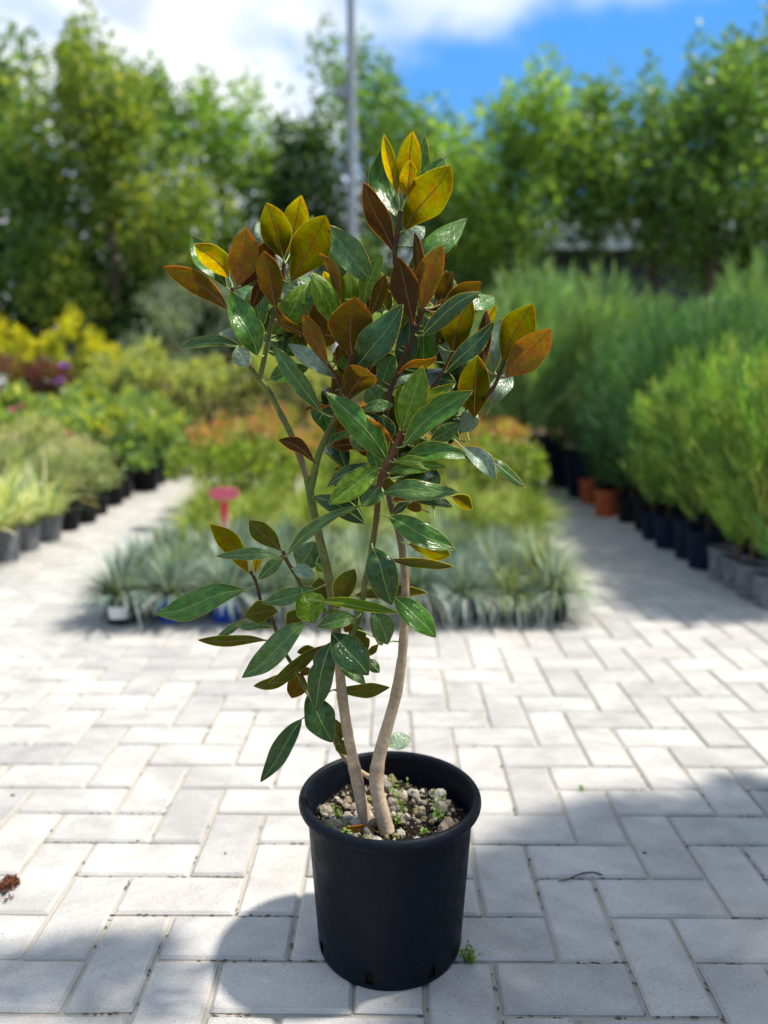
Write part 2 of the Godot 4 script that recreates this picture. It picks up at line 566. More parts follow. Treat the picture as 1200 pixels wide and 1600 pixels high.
func pavement() -> void:
	var g := Mb.new()
	g.quad(Vector3(-150, -0.0115, 20), Vector3(150, -0.0115, 20), Vector3(150, -0.0115, -250), Vector3(-150, -0.0115, -250), Vector3.UP)
	part("ground", g.mesh(), mats.earth).set_meta("kind", "structure")
	g = Mb.new()
	g.quad(Vector3(-4.05, -0.0035 - 0.003, 0.3), Vector3(4.05, -0.0065, 0.3), Vector3(4.05, -0.0065, -10.2), Vector3(-4.05, -0.0065, -10.2), Vector3.UP)
	part("joint_sand", g.mesh(), mats.sand).set_meta("kind", "structure")
	var pv := Node3D.new()
	pv.name = "pavement"
	add_child(pv)
	pv.set_meta("kind", "structure")
	var flat := []
	var deep := []
	for i in 4:
		flat.append(paver_mesh(0.2, 0.1, i))
		deep.append(paver_mesh(0.1, 0.2, 10 + i))
	var r := RandomNumberGenerator.new()
	r.seed = 21
	var all := []
	for j in range(-9, 92):
		var d0 := 0.936 + 0.1 * j       # near edge of the row
		var x0 := -0.25 - 0.1 * j
		var k0 := int(floor((-4.2 - x0) / 0.4))
		for k in range(k0, k0 + 22):
			var x := x0 + 0.4 * k
			all.append([x + 0.1, d0 + 0.05, true])
			all.append([x + 0.25, d0 + 0.1, false])
	all.sort_custom(func(a, b): return a[1] < b[1] if absf(a[1] - b[1]) > 0.001 else a[0] < b[0])
	var made := 0
	var rest := [[], []]
	for b in all:
		var x: float = b[0]
		var d: float = b[1]
		if absf(x) > 4.0:
			continue
		var p := Vector3(x, 0, -d)
		var f: Vector3 = cam_basis.inverse() * (p - EYE)
		var inside := f.z < -0.1 and absf(f.x / -f.z * LENS) < 680.0 and f.y / f.z * LENS < 860.0
		var how := Basis.from_euler(Vector3(r.randf_range(-0.006, 0.006), r.randf_range(-0.006, 0.006), r.randf_range(-0.006, 0.006)))
		p += Vector3(r.randf_range(-0.001, 0.001), r.randf_range(-0.0012, 0.0008), r.randf_range(-0.001, 0.001))
		var kind := r.randi() % 4
		var tone := r.randi() % 6
		if inside and made < 300:
			var o := part("paver", flat[kind] if b[2] else deep[kind], mats["paver_%d" % tone], pv)
			o.transform = Transform3D(how, p)
			made += 1
		else:
			rest[0 if b[2] else 1].append(Transform3D(how, p))
	# crumbs of earth and bark caught in the joints
	var bit := Mb.new()
	bit.tube([Vector3(-0.003, 0, 0), Vector3(0, 0.0008, 0.0006), Vector3(0.003, 0, 0)], [0.0003, 0.0013, 0.0004], 4, [Color.WHITE, Color.WHITE, Color.WHITE])
	var spots := []
	for i in 2600:
		var j := r.randi_range(-1, 14)
		var lies := r.randf() < 0.62
		var p := Vector3(r.randf_range(-0.9, 0.9), -0.0042, -(0.936 + 0.1 * j) + r.randf_range(-0.0025, 0.0025))
		if not lies:
			var k := r.randi_range(-9, 9)
			p = Vector3(-0.25 + 0.1 * k + r.randf_range(-0.0025, 0.0025), -0.0042, -(0.936 + 0.1 * j + r.randf_range(0.0, 0.1)))
		if noise.get_noise_2d(p.x * 3.0, p.z * 3.0) < -0.02:
			continue
		var turn := (0.0 if lies else PI * 0.5) + r.randf_range(-0.5, 0.5)
		spots.append(Transform3D(Basis(Vector3.UP, turn).scaled(Vector3(r.randf_range(0.5, 2.0), 1.0, r.randf_range(0.5, 1.1))), p))
	var mb2 := MultiMesh.new()
	mb2.transform_format = MultiMesh.TRANSFORM_3D
	mb2.mesh = bit.mesh()
	mb2.instance_count = spots.size()
	for i in spots.size():
		mb2.set_instance_transform(i, spots[i])
	var deb := MultiMeshInstance3D.new()
	deb.name = "joint_crumbs"
	deb.multimesh = mb2
	deb.material_override = mats.crumb
	pv.add_child(deb, true)
	stuff(deb)
	for s in 2:
		for tone in 3:
			var mine := []
			for i in rest[s].size():
				if i % 3 == tone:
					mine.append(rest[s][i])
			var mm := MultiMesh.new()
			mm.transform_format = MultiMesh.TRANSFORM_3D
			mm.mesh = flat[tone] if s == 0 else deep[tone]
			mm.instance_count = mine.size()
			for i in mine.size():
				mm.set_instance_transform(i, mine[i])
			var o := MultiMeshInstance3D.new()
			o.name = "distant_paver"
			o.multimesh = mm
			o.material_override = mats["paver_%d" % [0, 1, 4][tone]]
			pv.add_child(o, true)
			stuff(o)


# ------------------------------------------------------------------ plant makers
func pot_mesh(r_top: float, h: float) -> ArrayMesh:
	var mb := Mb.new()
	var rb := r_top * 0.80
	mb.lathe([Vector2(0.001, 0.002), Vector2(rb, 0.002), Vector2(r_top * 0.94, h * 0.86), Vector2(r_top * 0.95, h * 0.88), Vector2(r_top, h * 0.885), Vector2(r_top * 1.01, h * 0.95), Vector2(r_top, h), Vector2(r_top * 0.94, h), Vector2(r_top * 0.90, h * 0.86), Vector2(0.001, h * 0.87)], 20)
	return mb.mesh()

func potted(called: String, label: String, category: String, group: String, r_pot: float, h_pot: float, pot_m: String, soil := true) -> Node3D:
	var t := thing(called, label, category, Vector3.ZERO, group)
	t.set_meta("called", called)
	if r_pot > 0.0:
		part("pot", pot_mesh(r_pot, h_pot), mats[pot_m], t)
		if soil:
			var s := Mb.new()
			s.lathe([Vector2(r_pot * 0.905, h_pot * 0.885), Vector2(0.0005, h_pot * 0.93)], 14, Color.WHITE, 1.0)
			part("soil", s.mesh(), mats.soil, t)
	return t

func fescue(v: int, green: bool, straws := 80) -> ArrayMesh:
	var mb := Mb.new()
	rng.seed = 300 + v
	var y0 := 0.092
	var tints := [Color(1, 1, 1.05), Color(1.1, 1.05, 0.6), Color(1.3, 1.25, 1.2), Color(0.8, 0.9, 0.95)]
	var tint: Color = tints[v % 4]
	for i in (520 if green else 430):
		var a := rng.randf() * TAU
		var out := sqrt(rng.randf())
		var p := Vector3(cos(a), 0, sin(a)) * 0.035 * out + Vector3.UP * y0
		var lean := 0.05 + out * out * (1.6 if green else 2.5) + rng.randf_range(-0.1, 0.15)
		var d := Vector3(cos(a) * lean, 1.0, sin(a) * lean).rotated(Vector3.UP, rng.randf_range(-0.3, 0.3))
		if green:
			var g := vary(Color(0.22, 0.33, 0.03) if rng.randf() < 0.7 else Color(0.42, 0.40, 0.10), 0.25)
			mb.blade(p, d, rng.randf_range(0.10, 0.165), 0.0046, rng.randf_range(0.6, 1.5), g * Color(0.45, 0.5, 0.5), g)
		else:
			var c := vary([Color(0.18, 0.28, 0.25), Color(0.26, 0.37, 0.34), Color(0.09, 0.15, 0.12), Color(0.50, 0.54, 0.48), Color(0.20, 0.27, 0.08)][rng.randi() % 5], 0.25) * tint
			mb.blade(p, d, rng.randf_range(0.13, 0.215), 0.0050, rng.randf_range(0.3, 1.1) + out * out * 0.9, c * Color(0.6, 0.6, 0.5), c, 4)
	if not green:
		for i in straws:
			var a := rng.randf() * TAU
			var p := Vector3(cos(a), 0, sin(a)) * 0.05 + Vector3.UP * y0
			var c := vary(Color(0.36, 0.39, 0.35), 0.35)
			mb.blade(p, Vector3(cos(a) * 1.1, rng.randf_range(0.2, 1.2), sin(a) * 1.1), rng.randf_range(0.16, 0.26), 0.0050, rng.randf_range(3.0, 5.5), c, c, 5)
	return mb.mesh()

func long_grass(v: int) -> ArrayMesh:
	var mb := Mb.new()
	rng.seed = 340 + v
	for i in 80:
		var a := rng.randf() * TAU
		var out := sqrt(rng.randf())
		var p := Vector3(cos(a), 0, sin(a)) * 0.05 * out + Vector3.UP * 0.13
		var lean := 0.1 + out * 0.8
		var c := vary([Color(0.68, 0.66, 0.18), Color(0.80, 0.78, 0.46), Color(0.36, 0.47, 0.14), Color(0.18, 0.31, 0.17)][rng.randi() % 4], 0.2)
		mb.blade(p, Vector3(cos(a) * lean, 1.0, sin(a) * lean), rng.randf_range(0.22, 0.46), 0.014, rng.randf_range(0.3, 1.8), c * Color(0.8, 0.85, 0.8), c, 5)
	return mb.mesh()

# leaves gathered in lumps within an ellipsoid whose foot stands at y0; tips: colour of the upper leaves
func bush(v: int, w: float, h: float, y0: float, n: int, ll: float, lw: float, cols: Array, tips: Array, tip_from: float, lumps := 22, tight := 0.2) -> ArrayMesh:
	var mb := Mb.new()
	rng.seed = 400 + v
	var hubs := []
	for i in lumps:
		var d := rand_dir()
		d.y = absf(d.y) * 1.3 - 0.35
		hubs.append(Vector3(d.x * w * 0.5, y0 + h * 0.42 + d.y * h * 0.5, d.z * w * 0.5) * Vector3(0.86, 1, 0.86))
	for i in n:
		var k: Vector3 = hubs[rng.randi() % lumps]
		var o := rand_dir() * pow(rng.randf(), 0.5) * tight
		var p := k + Vector3(o.x * w, o.y * h * 0.8, o.z * w)
		p.y = maxf(p.y, y0 + 0.01)
		var outw := (p - Vector3(0, y0 + h * 0.3, 0)).normalized()
		var dir := (outw + rand_dir() * 0.8 + Vector3.UP * 0.3).normalized()
		var nrm := (rand_dir() * 0.7 + Vector3.UP * 0.6 + outw * 0.3)
		nrm = (nrm - dir * nrm.dot(dir)).normalized()
		var c: Color = cols[rng.randi() % cols.size()]
		if tips.size() and p.y > y0 + h * (tip_from + rng.randf_range(-0.07, 0.07)):
			c = tips[rng.randi() % tips.size()]
		var s := rng.randf_range(0.7, 1.25)
		mb.leaf(p, dir, nrm, ll * s, lw * s, vary(c, 0.28))
	return mb.mesh()

# shoots that rise and spread, thick with needles or narrow fronds
func needles(v: int, w: float, h: float, y0: float, shoots: int, per: int, nl: float, nw: float, cols: Array, flare := 0.5) -> ArrayMesh:
	var mb := Mb.new()
	rng.seed = 500 + v
	for i in shoots:
		var f := rng.randf()
		var a := rng.randf() * TAU
		var wide := w * 0.5 * (0.35 + 0.65 * sin(PI * clampf(0.18 + f * 0.74, 0, 1)))
		var root := Vector3(0, y0 + f * h * 0.62, 0)
		var rise := h * rng.randf_range(0.20, 0.40)
		var d := Vector3(cos(a) * wide * rng.randf_range(0.6, 1.1), rise, sin(a) * wide * rng.randf_range(0.6, 1.1))
		if i < 4:
			root = Vector3(0, y0 + h * 0.66, 0)
			d = Vector3(cos(a) * w * 0.1, h * rng.randf_range(0.26, 0.36), sin(a) * w * 0.1)
		var c0: Color = vary(cols[rng.randi() % cols.size()], 0.4)
		for k in per:
			var t := rng.randf_range(0.22, 1.0)
			var p := root + d * t - Vector3.UP * 0.10 * h * t * (1.0 - t)
			var o := rand_dir()
			var dir := (d.normalized() * 1.0 + o * flare + Vector3.UP * 0.35).normalized()
			var nrm := rand_dir()
			nrm = (nrm - dir * nrm.dot(dir)).normalized()
			var s := rng.randf_range(0.6, 1.2)
			mb.leaf(p + o * 0.008, dir, nrm, nl * s, nw * s, vary(c0, 0.25))
	return mb.mesh()

func stems_mesh(v: int, n: int, w: float, h: float, y0: float, r0: float) -> ArrayMesh:
	var mb := Mb.new()
	rng.seed = 600 + v
	for i in n:
		var a := rng.randf() * TAU
		var o := Vector3(cos(a), 0, sin(a))
		var wood := vary(Color(0.13, 0.09, 0.05), 0.2)
		mb.tube([Vector3(0, y0, 0) + o * 0.01, Vector3(0, y0 + h * 0.35, 0) + o * w * 0.12, Vector3(0, y0 + h * 0.8, 0) + o * w * 0.28], [r0, r0 * 0.75, r0 * 0.3], 5, [wood, wood, wood])
	return mb.mesh()

func in_view(p: Vector3, margin: float) -> bool:
	var f: Vector3 = cam_basis.inverse() * (p - EYE)
	return f.z < -0.2 and absf(f.x) - margin < -f.z * 600.0 / LENS

const NTH := ["first", "second", "third", "fourth", "fifth", "sixth", "seventh", "eighth", "ninth", "tenth", "eleventh", "twelfth", "thirteenth", "fourteenth"]

# one plant of a kind at each spot of a grid: rows go away from the camera, places go from «from» outwards
func field(protos: Array, xs: Array, ds: Array, jitter: float, says: String, seed_: int, margin := 0.25, size := 1.0) -> void:
	rng.seed = seed_
	var used := 0
	for r in ds.size():
		var place := 0
		for i in xs.size():
			var p := Vector3(xs[i] + rng.randf_range(-jitter, jitter), 0, -ds[r] + rng.randf_range(-jitter, jitter))
			var turn := rng.randf() * TAU
			var s := size * rng.randf_range(0.88, 1.1)
			var lean := rng.randf_range(-0.13, 0.15)
			if not in_view(p, margin):
				continue
			var words := says % [NTH[place], NTH[r]]
			place += 1
			var proto: Node3D = protos[used % protos.size()]
			if used < protos.size():
				proto.position = p
				proto.rotation.y = turn
				proto.scale = Vector3.ONE * s
				proto.set_meta("label", words)
			else:
				dup(proto, p, turn, s, words, lean)
			used += 1
	for k in range(used, protos.size()):
		protos[k].free()

func seq(a: float, step: float, n: int) -> Array:
	var out := []
	for i in n:
		out.append(a + step * i)
	return out


# ------------------------------------------------------------------ beds of potted plants
func middle_block() -> void:
	var fes := []
	for v in 4:
		var t := potted("blue_fescue", "x", "ornamental grass", "blue fescue clumps in the middle bed", 0.058, 0.095, ["navy_plastic", "far_black_plastic", "far_black_plastic", "far_black_plastic"][v])
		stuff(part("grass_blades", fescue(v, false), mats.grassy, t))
		fes.append(t)
	# the two front pots on the left stand out by colour and label
	var lab := Mb.new()
	var cw := PackedVector3Array()
	for i in 2:
		for j in 7:
			var a := deg_to_rad(-34.0 + 68.0 * j / 6.0)
			cw.append(Vector3(sin(a) * (0.053 + 0.0055 * i), 0.024 + 0.044 * i, cos(a) * (0.053 + 0.0055 * i)))
	lab.grid(cw, 2, 7, -1.0)
	var first: Node3D = fes[0].duplicate()
	first.name = "blue_fescue"
	add_child(first, true)
	part("label", lab.mesh(), mats.paper, first)
	var airy := fescue(8, false, 14)
	first.get_child(2).mesh = airy
	first.position = at(188, 935, 2.70) * Vector3(1, 0, 1)
	first.scale = Vector3.ONE * 1.02
	first.rotation.y = 0.1
	first.set_meta("label", "fescue in a dark pot with a white label, left front corner")
	var blue_pots := ["bluish fescue in a bright blue pot, next to the white-labelled pot", "bluish fescue in a blue pot behind the long magnolia leaf, front row"]
	for i in 2:
		var b: Node3D = fes[1].duplicate()
		b.name = "blue_fescue"
		add_child(b, true)
		b.get_child(2).mesh = airy
		b.get_child(0).set_surface_override_material(0, mats.blue_plastic)
		b.position = at([268.0, 352.0][i], 932, 2.72) * Vector3(1, 0, 1)
		b.rotation.y = 2.0 + i
		b.scale = Vector3.ONE * 0.97
		b.set_meta("label", blue_pots[i])
	field(fes, seq(-0.40, 0.165, 7), [2.74], 0.012, "fescue clump in a dark pot, %s after the blue pots, %s row", 31)
	var fes2 := []
	for v in 4:
		var t := potted("blue_fescue", "x", "ornamental grass", "blue fescue clumps in the middle bed", 0.058, 0.095, "far_black_plastic")
		stuff(part("grass_blades", fes[0].get_child(2).mesh if v == 0 else fescue(4 + v, false), mats.grassy, t))
		fes2.append(t)
	field(fes2, seq(-0.98, 0.174, 10), [2.91, 3.09, 3.27], 0.02, "fescue clump, %s from the left in the %s row behind the front", 32)
	var mounds := []
	for v in 3:
		var t := potted("green_fescue", "x", "ornamental grass", "yellow-green grass mounds in the middle bed", 0.058, 0.095, "far_black_plastic")
		stuff(part("grass_blades", fescue(20 + v, true), mats.grassy, t))
		mounds.append(t)
	field(mounds, seq(-0.93, 0.262, 7), [3.52, 3.79, 4.06, 4.32], 0.03, "mound of fine grass, %s from the left in the %s mound row", 33, 0.2, 1.4)
	# orange-tipped shrubs
	var tips := []
	for v in 3:
		var t := potted("orange_tipped_shrub", "x", "shrub", "orange-tipped shrubs in the middle bed", 0.085, 0.15, "far_black_plastic")
		part("stems", stems_mesh(v, 7, 0.32, 0.36, 0.13, 0.004), mats.bark, t)
		stuff(part("leaves", bush(v, 0.36, 0.46, 0.14, 900, 0.042, 0.015, [Color(0.30, 0.41, 0.05), Color(0.40, 0.47, 0.08), Color(0.17, 0.28, 0.06)], [Color(0.70, 0.25, 0.13), Color(0.52, 0.27, 0.12), Color(0.36, 0.36, 0.06), Color(0.30, 0.36, 0.06), Color(0.66, 0.30, 0.16)], 0.74, 26, 0.16), mats.leafy, t))
		tips.append(t)
	field(tips, seq(-1.12, 0.31, 7), [4.62, 4.95, 5.3, 5.68, 6.1], 0.04, "shrub with orange tips, %s from the left in the %s row", 34)
	# red price stake
	var st := thing("plant_sign", "red plant stake with a flat oval pink head among the grass mounds", "sign", at(352, 845, 3.42) * Vector3(1, 0, 1))
	var mb := Mb.new()
	mb.box(Vector3(-0.017, 0.0, -0.004), Vector3(0.017, 0.33, 0.004))
	part("stake", mb.mesh(), mats.red_plastic, st)
	mb = Mb.new()
	var ring: Array[Vector3] = []
	for k in 28:
		var a := TAU * k / 28
		ring.append(Vector3(signf(cos(a)) * pow(absf(cos(a)), 0.6) * 0.064, 0.365 + signf(sin(a)) * pow(absf(sin(a)), 0.6) * 0.028, 0))
	var dz := Vector3(0, 0, 0.0045)
	for k in 28:
		var q := ring[(k + 1) % 28]
		var nn := ((ring[k] + q) * 0.5 - Vector3(0, 0.365, 0)).normalized()
		mb.quad(ring[k] - dz, q - dz, q + dz, ring[k] + dz, nn)
		mb.tri(Vector3(0, 0.365, 0.0045), ring[k] + dz, q + dz, Vector3.BACK, Color.WHITE)
		mb.tri(Vector3(0, 0.365, -0.0045), ring[k] - dz, q - dz, Vector3.FORWARD, Color.WHITE)
	part("head", mb.mesh(), mats.pink_plastic, st)

func flowers(called: String, host: Node3D, spots: Array, size: float, col: Color) -> void:
	for s in spots:
		var mb := Mb.new()
		for k in 14:
			var d := rand_dir()
			d.y = absf(d.y)
			var nrm := (Vector3.UP + rand_dir() * 0.4)
			nrm = (nrm - d * nrm.dot(d)).normalized()
			mb.leaf(s, d, nrm, size, size * 0.6, vary(col, 0.15))
		part(called, mb.mesh(), mats.petals, host)

func left_block() -> void:
	var gr := []
	for v in 3:
		var t := potted("striped_grass", "x", "ornamental grass", "striped grasses in grey pots by the left path", 0.085, 0.145, "grey_plastic")
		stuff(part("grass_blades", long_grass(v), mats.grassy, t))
		gr.append(t)
	field(gr, [-1.87, -2.12, -2.37, -2.62, -2.87], [3.42, 3.66, 3.92, 4.18], 0.02, "striped grass in a grey pot, %s from the path, %s row", 51, 0.8)
	var wi := []
	for v in 3:
		var t := potted("wispy_shrub", "x", "shrub", "wispy olive shrubs left of the path", 0.09, 0.15, "far_black_plastic")
		part("stems", stems_mesh(30 + v, 9, 0.3, 0.4, 0.13, 0.003), mats.bark, t)
		stuff(part("leaves", bush(30 + v, 0.36, 0.46, 0.13, 1100, 0.030, 0.008, [Color(0.36, 0.43, 0.18), Color(0.48, 0.52, 0.28), Color(0.22, 0.29, 0.11)], [Color(0.60, 0.58, 0.36), Color(0.52, 0.53, 0.28)], 0.75, 30, 0.17), mats.leafy, t))
		wi.append(t)
	flowers("flower", wi[0], [Vector3(0.02, 0.60, 0.06), Vector3(0.05, 0.58, 0.1)], 0.03, Color(0.62, 0.22, 0.28))
	field(wi, [-1.90, -2.2, -2.5, -2.8, -3.1, -3.4], [4.46, 4.76, 5.06], 0.03, "wispy olive shrub, %s from the path, %s row behind the striped grasses", 52, 0.9)
	var gl := []
	for v in 4:
		var t := potted("glossy_shrub", "x", "shrub", "glossy green shrubs in black pots left of the path", 0.12, 0.2, "far_black_plastic")
		part("stems", stems_mesh(40 + v, 6, 0.4, 0.45, 0.17, 0.006), mats.bark, t)
		stuff(part("leaves", bush(40 + v, 0.46, 0.58, 0.14, 620, 0.085, 0.038, [Color(0.16, 0.28, 0.08), Color(0.26, 0.38, 0.10), Color(0.08, 0.16, 0.06)], [Color(0.56, 0.58, 0.08), Color(0.40, 0.50, 0.11), Color(0.28, 0.42, 0.16), Color(0.16, 0.28, 0.10)], 0.55, 24, 0.17), mats.leafy, t))
		gl.append(t)
	flowers("flower", gl[1], [Vector3(0.1, 0.5, 0.2), Vector3(0.14, 0.47, 0.17)], 0.045, Color(0.68, 0.58, 0.05))
	flowers("flower", gl[2], [Vector3(0.08, 0.33, 0.22)], 0.05, Color(0.75, 0.18, 0.12))
	field(gl, [-2.0, -2.38, -2.76, -3.14, -3.5, -3.88, -4.26], [5.42, 5.82, 6.22, 6.62, 7.02], 0.04, "glossy green shrub with yellow tips, %s from the path, %s row", 53, 0.9)
	var ol := []
	for v in 3:
		var t := potted("olive_shrub", "x", "shrub", "taller olive and yellow shrubs at the end of the left path", 0.15, 0.24, "far_black_plastic")
		part("stems", stems_mesh(50 + v, 7, 0.5, 0.85, 0.2, 0.008), mats.bark, t)
		stuff(part("leaves", bush(50 + v, 0.58, 1.0, 0.2, 1300, 0.066, 0.028, [Color(0.33, 0.37, 0.14), Color(0.22, 0.29, 0.10), Color(0.36, 0.30, 0.17)], [Color(0.58, 0.61, 0.15), Color(0.44, 0.50, 0.16), Color(0.32, 0.38, 0.15)], 0.6, 34, 0.13), mats.leafy, t))
		ol.append(t)
	field(ol, [-2.7, -2.25, -1.75, -1.25, -0.75, -0.25, 0.25], [7.5, 8.05, 8.6], 0.07, "tall olive shrub ending the left path, %s from left, %s row", 54, 0.4)
	# dark red shrubs with a golden row behind
	var rd := []
	for v in 2:
		var t := potted("dark_red_shrub", "x", "shrub", "dark red shrubs below the golden row", 0.15, 0.22, "far_black_plastic")
		part("stems", stems_mesh(60 + v, 7, 0.5, 0.7, 0.2, 0.007), mats.bark, t)
		stuff(part("leaves", bush(60 + v, 0.66, 1.05, 0.16, 1500, 0.045, 0.026, [Color(0.075, 0.025, 0.025), Color(0.10, 0.035, 0.03), Color(0.05, 0.03, 0.025)], [Color(0.30, 0.10, 0.07), Color(0.14, 0.045, 0.04), Color(0.12, 0.04, 0.035)], 0.75, 30, 0.15), mats.leafy, t))
		rd.append(t)
	flowers("flower", rd[0], [Vector3(0.05, 1.05, 0.36), Vector3(0.0, 0.90, 0.36)], 0.085, Color(0.36, 0.10, 0.52))
	field(rd, [-5.2, -4.75, -4.3, -3.85, -3.4], [7.9], 0.05, "dark red shrub below the golden ones, %s from left, %s row", 55, 1.2)
	var go := []
	for v in 2:
		var t := potted("golden_shrub", "x", "shrub", "golden yellow shrubs at the back left", 0.15, 0.24, "far_black_plastic")
		part("stems", stems_mesh(70 + v, 7, 0.5, 1.0, 0.2, 0.008), mats.bark, t)
		stuff(part("leaves", bush(70 + v, 0.66, 1.25, 0.2, 1500, 0.055, 0.032, [Color(0.42, 0.44, 0.03), Color(0.36, 0.42, 0.04)], [Color(0.74, 0.66, 0.02), Color(0.60, 0.60, 0.03)], 0.72, 34, 0.13), mats.leafy, t))
		go.append(t)
	field(go, [-5.6, -5.25, -4.9, -4.55, -4.2, -3.85, -3.5, -3.2], [8.7], 0.05, "golden shrub behind the dark red ones, %s from left, %s row", 56, 1.2)

func right_block() -> void:
	var cy := []
	for v in 4:
		var t := potted("golden_conifer", "x", "conifer", "golden-green conifers along the right path", 0.068, 0.125, "grey_plastic")
		part("trunk", stems_mesh(80 + v, 1, 0.05, 0.8, 0.1, 0.008), mats.bark, t)
		stuff(part("fronds", needles(v, 0.40, 0.76, 0.13, 150, 30, 0.060, 0.0072, [Color(0.27, 0.42, 0.06), Color(0.20, 0.35, 0.06), Color(0.42, 0.50, 0.09), Color(0.12, 0.25, 0.06)], 0.55), mats.needly, t))
		cy.append(t)
	field(cy, [1.47, 1.70, 1.93, 2.16], [2.92, 3.06, 3.20, 3.36], 0.02, "feathery golden conifer in a grey pot, %s from path, %s row", 71, 0.45)
	var cd := []
	for v in 3:
		var t := potted("golden_conifer", "x", "conifer", "golden-green conifers along the right path", 0.08, 0.17, "navy_plastic")
		part("trunk", stems_mesh(84 + v, 1, 0.05, 0.8, 0.14, 0.008), mats.bark, t)
		stuff(part("fronds", needles(4 + v, 0.44, 0.74, 0.18, 150, 30, 0.060, 0.0072, [Color(0.24, 0.38, 0.06), Color(0.16, 0.30, 0.06), Color(0.36, 0.45, 0.09), Color(0.09, 0.20, 0.06)], 0.55), mats.needly, t))
		cd.append(t)
	field(cd, [1.45, 1.74, 2.03, 2.3], [3.56, 3.78, 4.0, 4.22], 0.025, "feathery golden conifer in a dark blue pot, %s from path, %s row", 72, 0.4)
	var pm := []
	for v in 3:
		var t := potted("young_pine", "x", "conifer", "young dark green pines along the right path", 0.10, 0.2, "far_black_plastic")
		part("trunk", stems_mesh(90 + v, 1, 0.05, 0.9, 0.16, 0.011), mats.bark, t)
		stuff(part("needles", needles(10 + v, 0.52, 1.05, 0.18, 130, 30, 0.085, 0.007, [Color(0.09, 0.20, 0.07), Color(0.065, 0.16, 0.06), Color(0.13, 0.26, 0.08)], 0.5), mats.needly, t))
		pm.append(t)
	field(pm, [1.50, 1.82, 2.14, 2.46, 2.78], [4.48, 4.78, 5.1, 5.42], 0.03, "dark young pine behind the golden conifers, %s from path, %s row", 73, 0.4)
	for i in 2:
		var t := potted("orange_pot_shrub", ["dark shrub in an orange pot, nearer of two by the right path", "dark shrub in an orange pot, farther of two by the right path"][i], "shrub", "shrubs in orange pots", 0.085, 0.17, "terracotta_plastic")
		stuff(part("needles", needles(20 + i, 0.30, 0.55, 0.16, 60, 24, 0.06, 0.010, [Color(0.06, 0.13, 0.05), Color(0.08, 0.16, 0.05)], 0.6), mats.needly, t))
		t.position = [ground_at(947, 806), ground_at(922, 786)][i]
	var pt := []
	for v in 4:
		var t := potted("tall_pine", "x", "conifer", "tall soft-needled pines in the right hedge", 0.17, 0.30, "navy_plastic")
		part("trunk", stems_mesh(100 + v, 1, 0.05, 1.4, 0.25, 0.016), mats.bark, t)
		stuff(part("needles", needles(30 + v, 0.74, 1.30, 0.26, 190, 30, 0.13, 0.009, [Color(0.24, 0.37, 0.13), Color(0.17, 0.29, 0.10), Color(0.33, 0.46, 0.16)], 0.5), mats.needly, t))
		pt.append(t)
	field(pt, [1.02, 1.45, 1.92, 2.4, 2.88, 3.36, 3.84], [5.9, 6.5, 7.2], 0.07, "tall soft pine in the right hedge, %s from left, %s row", 74, 0.5)


